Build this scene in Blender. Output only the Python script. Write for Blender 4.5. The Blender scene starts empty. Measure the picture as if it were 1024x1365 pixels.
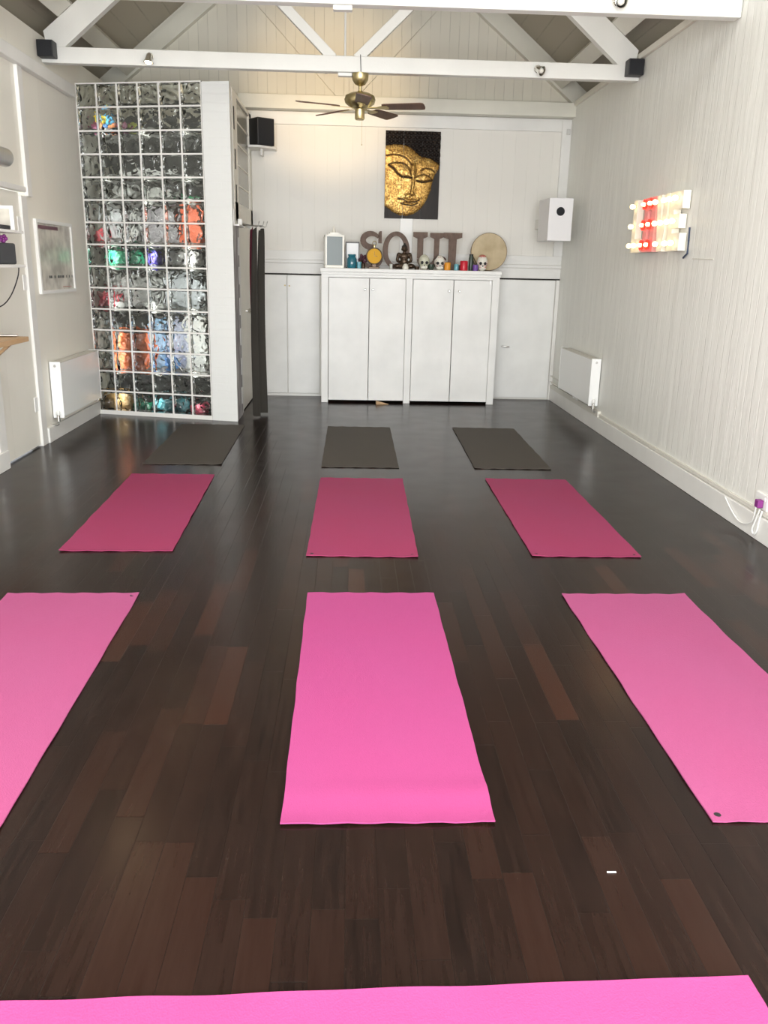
import bpy, bmesh, math, random
from mathutils import Vector, Matrix, noise
random.seed(7)
C = bpy.context.scene.collection
SC = bpy.context.scene
PI = math.pi

# ------------------------------------------------------------ camera, world, light, exposure
cam_d = bpy.data.cameras.new('camera'); cam = bpy.data.objects.new('camera', cam_d); C.objects.link(cam)
cam_d.sensor_fit = 'VERTICAL'; cam_d.sensor_height = 36.0; cam_d.lens = 1132.1/1365*36.0
cam_d.clip_start = .05; cam_d.clip_end = 60
_r = Vector((0.99909824, -0.0369431, 0.02092627)); _u = Vector((-0.00985078, 0.27772663, 0.96060964)); _w = Vector((0.04129968, 0.95994954, -0.27711227))
M3 = Matrix((_r, _u, -_w)).transposed()
cam.matrix_world = Matrix.Translation((0, 0, 1.519)) @ M3.to_4x4()
SC.camera = cam
SC.view_settings.view_transform = 'Standard'; SC.view_settings.look = 'None'
SC.view_settings.gamma = 1.0; SC.view_settings.exposure = 0.78
SC.view_settings.use_curve_mapping = False
SC.cycles.max_bounces = 14; SC.cycles.transmission_bounces = 10; SC.cycles.diffuse_bounces = 6
SC.cycles.caustics_reflective = False; SC.cycles.caustics_refractive = False
SC.cycles.use_denoising = True; SC.cycles.sample_clamp_indirect = 6.0

world = bpy.data.worlds.new('world'); SC.world = world; world.use_nodes = True
wb = world.node_tree.nodes['Background']; wb.inputs[0].default_value = (.92, .96, 1, 1); wb.inputs[1].default_value = 1.4

def area(name, loc, rot, sx, sy, power, col=(1, 1, 1)):
    l = bpy.data.lights.new(name, 'AREA'); l.shape = 'RECTANGLE'; l.size = sx; l.size_y = sy
    l.energy = power; l.color = col
    o = bpy.data.objects.new(name, l); C.objects.link(o); o.location = loc; o.rotation_euler = rot
    return o
# daylight through the glazed street front behind the camera
area('front_daylight', (-.07, -1.75, 1.75), (math.radians(-90), 0, PI), 4.6, 2.9, 310, (.97, .987, 1))
area('side_fill', (2.42, -.4, 1.9), (0, PI/2, 0), 2.0, 1.8, 125, (.97, .987, 1))  # added fill from the right, no window known on this wall
area('side_fill', (-2.56, -.4, 1.9), (0, -PI/2, 0), 2.0, 1.8, 40, (.97, .987, 1))  # weaker added fill from the left, no window known here either
area('roof_fill', (-.07, 2.2, 5.0), (0, 0, 0), 1.1, 2.6, 72, (.97, .987, 1))  # added overhead fill, no skylight known in this roof

# ------------------------------------------------------------ materials
def mat(name, col=(.8, .8, .8), rough=.5, metal=0, **kw):
    m = bpy.data.materials.new(name); m.use_nodes = True
    b = m.node_tree.nodes['Principled BSDF']
    b.inputs['Base Color'].default_value = (*col, 1); b.inputs['Roughness'].default_value = rough
    b.inputs['Metallic'].default_value = metal
    for k, v in kw.items(): b.inputs[k.replace('_', ' ')].default_value = v
    return m
class NT:
    def __init__(s, m): s.m = m; s.t = m.node_tree; s.b = s.t.nodes['Principled BSDF']
    def n(s, kind, **kw):
        x = s.t.nodes.new('ShaderNode'+kind)
        for k, v in kw.items(): setattr(x, k, v)
        return x
    def l(s, a, b): s.t.links.new(a, b)
    def math(s, op, a, b=None, clamp=False):
        x = s.n('Math', operation=op); x.use_clamp = clamp
        for i, q in enumerate((a, b)):
            if q is None: continue
            if isinstance(q, (int, float)): x.inputs[i].default_value = q
            else: s.l(q, x.inputs[i])
        return x.outputs[0]
    def mix(s, f, a, b, mode='MIX'):
        x = s.n('Mix', data_type='RGBA', blend_type=mode)
        for i, q in ((0, f), (6, a), (7, b)):
            if isinstance(q, (int, float)): x.inputs[i].default_value = q
            elif isinstance(q, tuple): x.inputs[i].default_value = (*q, 1)
            else: s.l(q, x.inputs[i])
        return x.outputs[2]
    def noise(s, scale, detail=3, vec=None, sc=None, rough=.5):
        if vec is None: vec = s.n('TexCoord').outputs['Object']
        if sc:
            mp = s.n('Mapping'); mp.inputs['Scale'].default_value = sc; s.l(vec, mp.inputs[0]); vec = mp.outputs[0]
        x = s.n('TexNoise'); x.inputs['Scale'].default_value = scale; x.inputs['Detail'].default_value = detail
        x.inputs['Roughness'].default_value = rough
        s.l(vec, x.inputs['Vector']); return x.outputs['Fac']
    def ramp(s, f, stops):
        x = s.n('ValToRGB'); e = x.color_ramp.elements
        while len(e) < len(stops): e.new(.5)
        for k, (p, c) in enumerate(stops):
            e[k].position = p; e[k].color = (*c, 1) if isinstance(c, tuple) else (c, c, c, 1)
        s.l(f, x.inputs[0]); return x.outputs[0]
    def bump(s, h, strength=.3, dist=.01):
        x = s.n('Bump'); x.inputs['Strength'].default_value = strength; x.inputs['Distance'].default_value = dist
        s.l(h, x.inputs['Height']); s.l(x.outputs[0], s.b.inputs['Normal']); return x
    def color(s, c): s.l(c, s.b.inputs['Base Color'])
    def rough(s, r): s.l(r, s.b.inputs['Roughness'])

def paint(name, col, rough=.45, dirt=.06, bump=.15, sc=None):
    m = mat(name, col, rough); t = NT(m)
    f = t.noise(3, 5, sc=sc); g = t.noise(60, 2)
    t.color(t.mix(t.ramp(f, [(.35, 0.0), (.75, 1.0)]), col, tuple(c*(1-dirt*1.6) for c in col)))
    t.bump(t.math('ADD', g, t.math('MULTIPLY', f, 2)), bump, .004)
    return m

def boards(name, col, axis, width, groove=.05, streak=0.0, dirt=.35, rough=.5, hdist=.006, tone=.05, streak_scale=14, warp=.02):
    """painted tongue-and-groove boards: seams across `axis`, running along z (or up the slope)"""
    m = mat(name, col, rough); t = NT(m)
    tc = t.n('TexCoord').outputs['Object']
    sp = t.n('SeparateXYZ'); t.l(tc, sp.inputs[0])
    a = sp.outputs['XYZ'.index(axis)]
    w = t.noise(1.3, 2, vec=tc)
    a2 = t.math('ADD', a, t.math('MULTIPLY', t.math('SUBTRACT', w, .5), warp))
    q = t.math('DIVIDE', a2, width)
    fr = t.math('FRACT', q); fl = t.math('FLOOR', q)
    d = t.math('MINIMUM', fr, t.math('SUBTRACT', 1.0, fr))
    gm = t.math('SUBTRACT', 1.0, t.math('DIVIDE', d, groove, clamp=True), clamp=True)
    wn = t.n('TexWhiteNoise', noise_dimensions='1D'); t.l(fl, wn.inputs['W'])
    rnd = wn.outputs[0]
    brk = t.ramp(t.noise(5, 3, vec=tc), [(.35, .25), (.6, 1.0)])
    gmc = t.math('MULTIPLY', gm, brk)
    c1 = t.mix(rnd, col, tuple(c*(1-tone) for c in col))
    c2 = t.mix(t.math('MULTIPLY', gmc, dirt), c1, tuple(c*.3 for c in col))
    t.color(c2)
    s1 = [.18, .18, .18]; s1['XYZ'.index(axis)] = 1.0
    st = t.noise(streak_scale, 4, vec=tc, sc=tuple(s1))
    h = t.math('ADD', t.math('MULTIPLY', gmc, -.6), t.math('ADD', t.math('MULTIPLY', rnd, .5), t.math('MULTIPLY', st, streak)))
    t.bump(h, .6, hdist)
    return m

M = {}
M['white'] = paint('white_paint', (.80, .79, .76), .4)
M['cab'] = paint('cabinet_white_paint', (.83, .83, .81), .38, .07)
M['cream'] = paint('cream_paint', (.80, .77, .69), .45)
M['beam'] = paint('beam_white_paint', (.765, .765, .73), .35, .04, .25)
M['gablebeam'] = paint('gable_beam_paint', (.74, .73, .65), .4)
M['rwall'] = boards('right_wall_boards', (.80, .80, .755), 'Y', .1, .07, 3.2, .04, .42, .0045, .03, 8, .06)
M['lwall'] = boards('left_wall_paint', (.82, .795, .72), 'Y', .6, .01, .8, .1, .5, .004, .03, 9)
M['bwall'] = boards('back_wall_boards', (.76, .74, .69), 'X', .142, .03, .4, .10, .5, .0022, .02)
M['gable'] = boards('gable_boards', (.70, .675, .59), 'X', .105, .05, .3, .40, .55, .003, .05)
M['roof'] = boards('roof_boards', (.43, .395, .32), 'Z', .14, .05, .4, .30, .6, .003, .06)
M['dado'] = paint('dado_paint', (.78, .775, .75), .42)
M['brick'] = None
def brick_paint():
    m = mat('painted_blockwork', (.73, .74, .725), .45); t = NT(m)
    tc = t.n('TexCoord').outputs['Object']
    mp = t.n('Mapping'); mp.inputs['Rotation'].default_value = (PI/2, 0, 0); t.l(tc, mp.inputs[0])
    b = t.n('TexBrick'); b.inputs['Scale'].default_value = 1; b.inputs['Brick Width'].default_value = .22
    b.inputs['Row Height'].default_value = .075; b.inputs['Mortar Size'].default_value = .005; t.l(mp.outputs[0], b.inputs['Vector'])
    n = t.noise(30, 3, vec=tc)
    t.bump(t.math('ADD', t.math('MULTIPLY', b.outputs['Fac'], -.7), t.math('MULTIPLY', n, .8)), .5, .004)
    return m
M['brick'] = brick_paint()
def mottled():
    m = mat('mottled_grey_shade', (.4, .38, .38), .6); t = NT(m)  # mottled grey holds the shade on the pillar's side
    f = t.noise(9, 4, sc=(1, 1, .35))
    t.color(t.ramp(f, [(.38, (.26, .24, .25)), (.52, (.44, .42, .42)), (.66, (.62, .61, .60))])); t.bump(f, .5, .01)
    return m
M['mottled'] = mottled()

def floor_mat():
    m = mat('dark_wood_floor', (.03, .02, .014), .3); t = NT(m)
    tc = t.n('TexCoord').outputs['Object']
    sp = t.n('SeparateXYZ'); t.l(tc, sp.inputs[0])
    qx = t.math('DIVIDE', sp.outputs[0], .082); row = t.math('FLOOR', qx); fx = t.math('FRACT', qx)
    w1 = t.n('TexWhiteNoise', noise_dimensions='1D'); t.l(row, w1.inputs['W'])
    qy = t.math('ADD', t.math('DIVIDE', sp.outputs[1], .62), t.math('MULTIPLY', w1.outputs[0], 7.3))
    col = t.math('FLOOR', qy); fy = t.math('FRACT', qy)
    cb = t.n('CombineXYZ'); t.l(row, cb.inputs[0]); t.l(col, cb.inputs[1])
    w2 = t.n('TexWhiteNoise', noise_dimensions='2D'); t.l(cb.outputs[0], w2.inputs['Vector'])
    base = t.ramp(w2.outputs[0], [(0, (.0048, .0023, .0017)), (.35, (.0078, .0034, .0023)), (.7, (.0112, .0046, .0030)), (.9, (.018, .0068, .0042)), (1.0, (.036, .0120, .0065))])
    gr = t.noise(55, 5, vec=tc, sc=(1, .07, 1), rough=.65)
    base = t.mix(t.ramp(gr, [(.3, 0.0), (.8, .55)]), base, (.028, .0145, .0105))
    big = t.noise(.9, 3, vec=tc)
    base = t.mix(t.ramp(big, [(.4, 0.0), (.8, .35)]), base, (.0085, .0058, .0048))
    dx = t.math('MINIMUM', fx, t.math('SUBTRACT', 1.0, fx)); dy = t.math('MINIMUM', fy, t.math('SUBTRACT', 1.0, fy))
    gx = t.math('SUBTRACT', 1.0, t.math('DIVIDE', dx, .018, clamp=True)); gy = t.math('SUBTRACT', 1.0, t.math('DIVIDE', dy, .003, clamp=True))
    g = t.math('MAXIMUM', gx, gy)
    base = t.mix(t.math('MULTIPLY', g, .6), base, (.004, .0025, .002))
    sc = t.noise(240, 2, vec=tc, sc=(1, .35, 1)); spk = t.ramp(sc, [(.77, 0.0), (.80, .35)])
    base = t.mix(spk, base, (.16, .12, .095))
    t.color(base)
    t.rough(t.math('ADD', .17, t.math('MULTIPLY', t.noise(4, 4, vec=tc), .12)))
    t.b.inputs['Specular IOR Level'].default_value = .16
    t.bump(t.math('ADD', t.math('MULTIPLY', g, -.6), t.math('MULTIPLY', gr, .5)), .35, .0015)
    return m
M['floor'] = floor_mat()

def mat_foam(name, col, col2):
    m = mat(name, col, .62); t = NT(m); tc = t.n('TexCoord').outputs['Object']
    v = t.n('TexVoronoi'); v.inputs['Scale'].default_value = 210; t.l(tc, v.inputs['Vector'])
    n = t.noise(1.6, 4, vec=tc); n2 = t.noise(130, 2, vec=tc)
    c = t.mix(t.ramp(n, [(.35, 0.0), (.75, .8)]), col, col2)
    t.color(t.mix(t.math('MULTIPLY', n2, .22), c, tuple(x*.55 for x in col)))
    t.bump(v.outputs['Distance'], .35, .0015)
    t.b.inputs['Sheen Weight'].default_value = .0
    t.b.inputs['Specular IOR Level'].default_value = .15
    return m
M['pink'] = mat_foam('pink_foam', (.345, .053, .172), (.33, .058, .18))
M['pinkside'] = mat_foam('greyer_pink_foam', (.335, .068, .170), (.33, .078, .185))  # slightly greyer pink for the two side mats
M['pink2'] = mat_foam('dimmed_pink_foam', (.29, .036, .098), (.28, .042, .115))  # the same pink farther back, its dimmer light put into the colour
M['greymat'] = mat_foam('charcoal_foam', (.068, .058, .049), (.074, .064, .053))
M['hole'] = mat('eyelet_black', (.01, .008, .008), .7)
M['black'] = mat('black_plastic', (.012, .012, .014), .45)
M['blackgrille'] = mat('speaker_grille', (.008, .009, .012), .75)
M['chrome'] = mat('polished_chrome', (.75, .73, .68), .18, 1)
M['steel'] = mat('brushed_steel', (.55, .54, .52), .35, 1)
M['brass'] = mat('antique_brass', (.60, .50, .27), .32, 1)
M['radiator'] = mat('radiator_enamel', (.88, .89, .88), .3)
M['grille'] = mat('radiator_top_grille', (.66, .64, .58), .45)
M['mirrorpaint'] = M['white']
M['dark'] = mat('dark_gap', (.02, .018, .016), .8)
M['plug'] = mat('purple_plastic', (.22, .03, .20), .4)
M['plastic'] = mat('white_plastic', (.82, .82, .80), .35)
def woody(name, c1, c2, scale=18, sc=(1, .08, .08), rough=.5):
    m = mat(name, c1, rough); t = NT(m); f = t.noise(scale, 5, sc=sc, rough=.65)
    t.color(t.ramp(f, [(.3, c1), (.7, c2)])); t.bump(f, .3, .003); return m
M['blade'] = woody('walnut_blade', (.09, .045, .028), (.16, .085, .055))
M['letter'] = woody('rusty_brown_wood', (.075, .042, .027), (.15, .092, .064), 30, (1, 1, .5), .6)
M['pine'] = woody('pine_shelf', (.42, .26, .13), (.55, .36, .19), 14, (1, .1, 1))
def glassblock():
    m = mat('wavy_glass', (.86, .90, .87), .03, Transmission_Weight=1.0, IOR=1.46); t = NT(m)
    tc = t.n('TexCoord').outputs['Object']; oi = t.n('ObjectInfo')
    x = t.n('TexNoise', noise_dimensions='4D'); x.inputs['Scale'].default_value = 11; x.inputs['Detail'].default_value = .5
    x.inputs['Distortion'].default_value = 1.2
    t.l(t.math('MULTIPLY', oi.outputs['Random'], 40), x.inputs['W']); t.l(tc, x.inputs['Vector'])
    t.bump(x.outputs['Fac'], 1.0, .030)
    return m
M['gblock'] = glassblock()
M['pane'] = mat('dull_grey_glass', (.34, .33, .285), .25, 0)
M['clear'] = mat('clear_glass', (.9, .95, .95), .03, 0, Transmission_Weight=1.0, IOR=1.3)
M['teal'] = mat('teal_glass', (.02, .16, .22), .08, 0, Coat_Weight=.6)
M['aqua'] = mat('aqua_glass', (.12, .36, .44), .15)
M['orange'] = mat('orange_wax', (.72, .30, .02), .45)
M['red'] = mat('red_wax', (.55, .01, .03), .35)
M['purple'] = mat('purple_wax', (.16, .07, .34), .45)
M['green'] = mat('dark_green_glass', (.035, .055, .04), .35)
M['maroon'] = mat_foam('maroon_foam', (.12, .018, .035), (.10, .02, .035))
M['bronze'] = mat('dark_bronze', (.07, .045, .028), .35, .6)
M['goldface'] = None
def gold():
    m = mat('gold_leaf', (.75, .48, .13), .33, .75); t = NT(m); f = t.noise(14, 6, rough=.7); g = t.noise(60, 4)
    t.color(t.mix(t.ramp(g, [(.44, 0.0), (.62, .85)]), t.ramp(f, [(.32, (.30, .15, .03)), (.5, (.56, .33, .085)), (.68, (.82, .57, .20))]), (.15, .07, .02)))
    t.rough(t.math('ADD', .25, t.math('MULTIPLY', g, .3))); t.bump(t.math('ADD', f, g), .5, .006); return m
M['goldface'] = gold()
M['goldcrease'] = mat('crease_dark_brown', (.055, .028, .012), .5)  # dark brown along the carved eye, lid, brow and mouth lines
M['ebony'] = woody('ebonised_wood', (.010, .007, .006), (.024, .016, .012), 20, (1, 1, .2), .5); M['ebony'].node_tree.nodes['Principled BSDF'].inputs['Specular IOR Level'].default_value = .25
def drumskin():
    m = mat('drum_skin', (.52, .42, .26), .6); t = NT(m); f = t.noise(6, 5)
    t.color(t.ramp(f, [(.3, (.40, .31, .18)), (.7, (.58, .48, .31))])); return m
M['drum'] = drumskin()
M['ceramic'] = mat('glazed_white_ceramic', (.78, .76, .68), .25)
M['ceramic2'] = mat('glazed_bone_ceramic', (.62, .62, .50), .25)
def emis(name, col, s, base=(.8, .8, .8)):
    m = mat(name, base, .3); b = m.node_tree.nodes['Principled BSDF']
    b.inputs['Emission Color'].default_value = (*col, 1); b.inputs['Emission Strength'].default_value = s; return m
M['bulb'] = emis('lit_warm_bulb', (1, .72, .30), 4.2)
M['bulbred'] = emis('lit_red_bulb', (1, .02, .01), 1.6, (.6, .02, .02))
M['spot_on'] = emis('lit_spot_bulb', (1, .75, .42), 30)
M['signwhite'] = mat('sign_cream_paint', (.86, .82, .72), .4)
M['signred'] = mat('sign_red_paint', (.72, .34, .32), .4)

# ------------------------------------------------------------ mesh helpers
class MB:
    def __init__(s): s.bm = bmesh.new(); s.mi = 0
    def _add(s, verts, faces, T=None):
        vs = [s.bm.verts.new((T @ Vector(v)) if T else v) for v in verts]
        out = []
        for f in faces:
            try:
                q = s.bm.faces.new([vs[i] for i in f]); q.material_index = s.mi; out.append(q)
            except ValueError: pass
        return vs, out
    def box(s, x0, x1, y0, y1, z0, z1, T=None, bev=0):
        v = [(x, y, z) for x in (x0, x1) for y in (y0, y1) for z in (z0, z1)]
        f = [(0, 1, 3, 2), (4, 6, 7, 5), (0, 4, 5, 1), (2, 3, 7, 6), (0, 2, 6, 4), (1, 5, 7, 3)]
        vs, fs = s._add(v, f, T)
        if bev:
            es = list({e for q in fs for e in q.edges})
            r = bmesh.ops.bevel(s.bm, geom=es, offset=bev, segments=2, affect='EDGES', profile=.5)
            for q in r['faces']: q.material_index = s.mi
        return s
    def bar(s, p, q, w, h, up=(0, 0, 1), bev=0):
        p = Vector(p); q = Vector(q); d = q-p; L = d.length; y = d.normalized()
        x = y.cross(Vector(up)).normalized(); z = x.cross(y)
        T = Matrix((x, y, z)).transposed().to_4x4(); T.translation = p
        return s.box(-w/2, w/2, 0, L, -h/2, h/2, T, bev)
    def lathe(s, prof, n=24, T=None, cap=True):
        vs = []
        for r, z in prof:
            for k in range(n):
                a = 2*PI*k/n; vs.append((r*math.cos(a), r*math.sin(a), z))
        f = []
        for i in range(len(prof)-1):
            for k in range(n):
                f.append((i*n+k, i*n+(k+1) % n, (i+1)*n+(k+1) % n, (i+1)*n+k))
        if cap: f += [tuple(range(n-1, -1, -1)), tuple(range((len(prof)-1)*n, len(prof)*n))]
        s._add(vs, f, T); return s
    def cyl(s, p, q, r, n=16, r2=None):
        p = Vector(p); q = Vector(q); d = q-p
        T = d.to_track_quat('Z', 'Y').to_matrix().to_4x4(); T.translation = p
        return s.lathe([(r, 0), (r if r2 is None else r2, d.length)], n, T)
    def tube(s, pts, r, n=8):
        pts = [Vector(p) for p in pts]; rings = []
        up = Vector((0, 0, 1))
        for i, p in enumerate(pts):
            d = (pts[min(i+1, len(pts)-1)]-pts[max(i-1, 0)]).normalized()
            a = d.cross(up if abs(d.z) < .95 else Vector((1, 0, 0))).normalized(); b = a.cross(d)
            rings.append([p+(a*math.cos(2*PI*k/n)+b*math.sin(2*PI*k/n))*r for k in range(n)])
        vs = [v for R_ in rings for v in R_]; f = []
        for i in range(len(pts)-1):
            for k in range(n): f.append((i*n+k, i*n+(k+1) % n, (i+1)*n+(k+1) % n, (i+1)*n+k))
        f += [tuple(range(n-1, -1, -1)), tuple(range((len(pts)-1)*n, len(pts)*n))]
        s._add(vs, f); return s
    def ball(s, c, r, n=16, T=None):
        r = (r, r, r) if isinstance(r, (int, float)) else r
        m = max(6, n//2); vs = []; 
        for i in range(1, m):
            t = PI*i/m
            for k in range(n):
                a = 2*PI*k/n; vs.append((c[0]+r[0]*math.sin(t)*math.cos(a), c[1]+r[1]*math.sin(t)*math.sin(a), c[2]-r[2]*math.cos(t)))
        vs.append((c[0], c[1], c[2]-r[2])); vs.append((c[0], c[1], c[2]+r[2])); b = len(vs)-2; f = []
        for i in range(m-2):
            for k in range(n): f.append((i*n+k, i*n+(k+1) % n, (i+1)*n+(k+1) % n, (i+1)*n+k))
        for k in range(n): f.append((b, (k+1) % n, k)); f.append((b+1, (m-2)*n+k, (m-2)*n+(k+1) % n))
        s._add(vs, f, T); return s
    def prism(s, poly, h0, h1, fn, bev=0):
        """poly (a, b) pairs extruded from h0 to h1; fn(a, b, h) gives the 3D point"""
        n = len(poly); vs = [fn(a, b, h0) for a, b in poly]+[fn(a, b, h1) for a, b in poly]
        f = [tuple(range(n-1, -1, -1)), tuple(range(n, 2*n))]+[(i, (i+1) % n, n+(i+1) % n, n+i) for i in range(n)]
        s._add(vs, f); return s
    def build(s, name, m, parent=None, smooth=False, loc=None):
        bmesh.ops.recalc_face_normals(s.bm, faces=s.bm.faces[:])
        me = bpy.data.meshes.new(name); s.bm.to_mesh(me); s.bm.free()
        for q in (m if isinstance(m, list) else [m]): me.materials.append(q)
        if smooth:
            for p in me.polygons: p.use_smooth = True
            try: me.set_sharp_from_angle(angle=math.radians(40))
            except Exception: pass
        o = bpy.data.objects.new(name, me); C.objects.link(o)
        if parent: o.parent = parent
        if loc: o.location = loc
        return o
def tag(o, label=None, cat=None, group=None, kind=None):
    if label: o['label'] = label
    if cat: o['category'] = cat
    if group: o['group'] = group
    if kind: o['kind'] = kind
    return o
def thing(name, label, cat, loc=(0, 0, 0), rz=0, group=None):
    o = bpy.data.objects.new(name, None); C.objects.link(o); o.location = loc; o.rotation_euler.z = rz
    o.empty_display_size = .05
    return tag(o, label, cat, group)
def struct(o): o['kind'] = 'structure'; return o
def copy_tree(o, parent=None):
    c = o.copy(); C.objects.link(c)
    if parent: c.parent = parent
    for ch in [x for x in bpy.data.objects if x.parent == o and x is not c]: copy_tree(ch, c)
    return c

XL, XR, YB, XC = -2.60, 2.46, 10.31, -.07
YF = -1.6
WT = 3.31                       # top of the side walls
SL = .80
def roof_z(xp): return 4.20+SL*(1.70-abs(xp))

# ------------------------------------------------------------ the room
struct(MB().box(XL-.3, XR+.3, YF, YB+.2, -.1, 0).build('floor', M['floor']))
struct(MB().box(XR, XR+.14, YF, YB, 0, WT).build('wall_right', M['rwall']))
b = MB().box(XL-.14, XL, 7.30, YB, 0, WT)
b.box(XL-.14, XL, YF, 6.38, 0, WT); b.box(XL-.14, XL, 6.38, 7.30, 2.03, WT)
struct(b.build('wall_left', M['lwall']))
# back wall: boarded wall with gable above
struct(MB().box(XL-.3, XR+.3, YB, YB+.15, 0, 3.2).build('wall_back', M['bwall']))
b = MB(); b.prism([(-2.9, 3.2), (2.9, 3.2), (0, roof_z(0)+.05)], YB+.002, YB+.15, lambda a, z, y: (XC+a, y, z))
struct(b.build('wall_gable', M['gable']))
b = MB(); b.prism([(-2.9, 3.2), (2.9, 3.2), (0, roof_z(0)+.05)], YF-.15, YF, lambda a, z, y: (XC+a, y, z))
b.box(XL-.3, XR+.3, YF-.15, YF, 3.2, 3.3); b.box(XL-.3, XL+.2, YF-.15, YF, 0, 3.2); b.box(XR-.2, XR+.3, YF-.15, YF, 0, 3.2)
b.box(XL+.2, XR-.2, YF-.15, YF, 0, .3)
struct(b.build('wall_front', M['white']))
b = MB()
for x in (-1.15, 0, 1.15): b.box(XC+x-.03, XC+x+.03, YF-.1, YF-.04, .3, 3.2)
struct(b.build('window_1', M['white']))
for n_, sg in ((3, 1), (4, -1)):          # added window frames around the side fills, walls behind stay solid
    xw_ = XR if sg > 0 else XL
    b = MB(); xa, xb = sorted((xw_-sg*.03, xw_-sg*.001))
    b.box(xa, xb, -1.48, -1.42, .85, 2.95).box(xa, xb, .62, .68, .85, 2.95).box(xa, xb, -1.42, .62, .85, .91).box(xa, xb, -1.42, .62, 2.89, 2.95)
    struct(b.build('window_%d' % n_, M['white']))
struct(MB().box(XC-.62, XC-.56, .84, 3.56, 4.98, 5.06).box(XC+.56, XC+.62, .84, 3.56, 4.98, 5.06).box(XC-.56, XC+.56, .84, .90, 4.98, 5.06).box(XC-.56, XC+.56, 3.50, 3.56, 4.98, 5.06).build('window_5', M['white']))  # added skylight frame around the overhead fill, roof above stays closed
# roof slopes, boards running down the slope
for sgn in (-1, 1):
    b = MB(); x1 = 2.86
    b.prism([(0, roof_z(0)), (sgn*x1, roof_z(x1)), (sgn*x1, roof_z(x1)+.06), (0, roof_z(0)+.06)], YF-.15, YB+.1, lambda a, z, y: (XC+a, y, z))
    struct(b.build('ceiling', M['roof']))
for sgn in (-1, 1):     # eaves soffit closing the gap behind the wall head
    x = XC+sgn*2.53
    struct(MB().box(min(x+sgn*.14, x+sgn*.40), max(x+sgn*.14, x+sgn*.40), YF, YB, 3.0, 3.29).build('trim_1', M['roof']))

# skirtings and small trims
struct(MB().box(XR-.03, XR, YF, YB, 0, .145, bev=.004).build('baseboard_right', M['white']))
struct(MB().box(XR-.016, XR, YF, 8.2, .150, .176, bev=.003).box(XR-.03, XR, 8.2, YB, .145, .20).build('trim_2', M['grille']))
struct(MB().box(XL, XL+.025, 7.30, 8.85, 0, .13, bev=.004).build('baseboard_left', M['white']))
struct(MB().box(XL, XL+.045, 6.05, 6.36, 0, .14, bev=.004).build('baseboard_left', M['white']))
# left wall head rail, and the vertical cover strip below it
struct(MB().box(XL, XL+.06, YF, 8.62, 2.95, 3.05, bev=.006).build('trim_3', M['white']))
struct(MB().box(XL, XL+.03, 7.28, 7.38, 2.0, 2.95, bev=.004).build('trim_4', M['white']))
struct(MB().box(XL, XL+.02, YF, 7.27, 2.03, 2.07, bev=.004).build('trim_5', M['white']))
struct(MB().box(XR-.03, XR, YF, YB-.2, 3.26, 3.31, bev=.004).build('trim_6', M['cream']))

# back wall: dado rails, dark shadow gap, corner post, tie beam
b = MB().box(-1.13, XR, YB-.018, YB, 1.425, 1.54, bev=.003).box(-1.13, XR, YB-.03, YB, 1.545, 1.575).box(-1.13, XR, YB-.018, YB, 1.58, 1.68, bev=.003)
struct(b.build('trim_7', M['dado']))
struct(MB().box(-1.13, XR, YB-.006, YB, 1.408, 1.425).build('trim_8', M['dark']))
struct(MB().box(2.355, XR, YB-.03, YB, 1.68, 3.15, bev=.004).box(-1.13, 2.355, YB-.025, YB, 3.02, 3.15, bev=.004).build('trim_9', M['dado']))
struct(MB().box(.555, .70, YB-.022, YB, 1.68, 2.90, bev=.003).build('trim_10', M['plastic']))
struct(MB().box(-1.25, 2.50, YB-.17, YB, 3.155, 3.30, bev=.006).build('beam_back', M['gablebeam']))
# gable rafters, braces and centre strip
b = MB()
for sg in (-1, 1):
    def gz(xp): return 3.29+.79*(2.53-xp)
    b.prism([(sg*2.56, gz(2.56)), (sg*0, gz(0)), (sg*0, gz(0)+.19), (sg*2.70, gz(2.70)+.19), (sg*2.70, gz(2.7)+.05)], YB-.09, YB, lambda a, z, y: (XC+a, y, z))
    b.prism([(sg*2.70, gz(2.7)+.20), (0, gz(0)+.20), (0, gz(0)+.30), (sg*2.7, gz(2.7)+.30)], YB-.05, YB, lambda a, z, y: (XC+a, y, z))
struct(b.build('trim_11', M['gablebeam']))
b = MB()
for sg in (-1, 1): b.bar((XC+sg*.04, YB-.02, 3.30), (XC+sg*1.33, YB-.02, 4.62), .085, .03, up=(0, 1, 0))
b.box(XC-.025, XC+.025, YB-.03, YB, 3.3, 5.3)
struct(b.build('trim_12', M['gable']))

# roof trusses (each a thing: tie beam, rafters, struts)
def truss(y, label, z0=3.10, z1=3.225, xl=-2.60, xr=2.455):
    t = thing('roof_truss', label, 'roof truss', (XC, y, z0), 0, 'white roof trusses')
    dz = -z0
    MB().box(xl-XC, xr-XC, -.045, .045, 0, z1-z0, bev=.006).build('tie_beam', M['beam'], t)
    for sg in (-1, 1):
        up = lambda x: 3.606+SL*(2.165-x)
        b = MB(); xe = 2.50
        b.prism([(sg*(xe-.02), z1), (sg*2.33, z1), (0, up(0)-.19), (0, up(0)), (sg*xe, up(xe))], -.04, .04, lambda a, z, yy: (a, yy, z+dz))
        b.build('rafter', M['beam'], t)
        b = MB(); b.bar((sg*.10, 0, z1-.02+dz), (sg*1.16, 0, z1+.97+dz), .08, .07, up=(0, 1, 0), bev=.004)
        b.build('strut', M['beam'], t)
    MB().cyl((0, 0, z1-z0), (0, 0, up(0)-.1-z0), .009, 8).build('tie_rod', M['beam'], t)
    MB().box(-.06, .06, -.03, .03, -.028, -.001, bev=.004).build('tie_plate', M['beam'], t)
    return t
truss(8.0, 'white timber roof truss farther from the camera, carrying the ceiling fan and black speakers')
truss(6.0, 'white timber roof truss nearest the camera, cut by the top of the photo', 3.085, 3.21)
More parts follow.
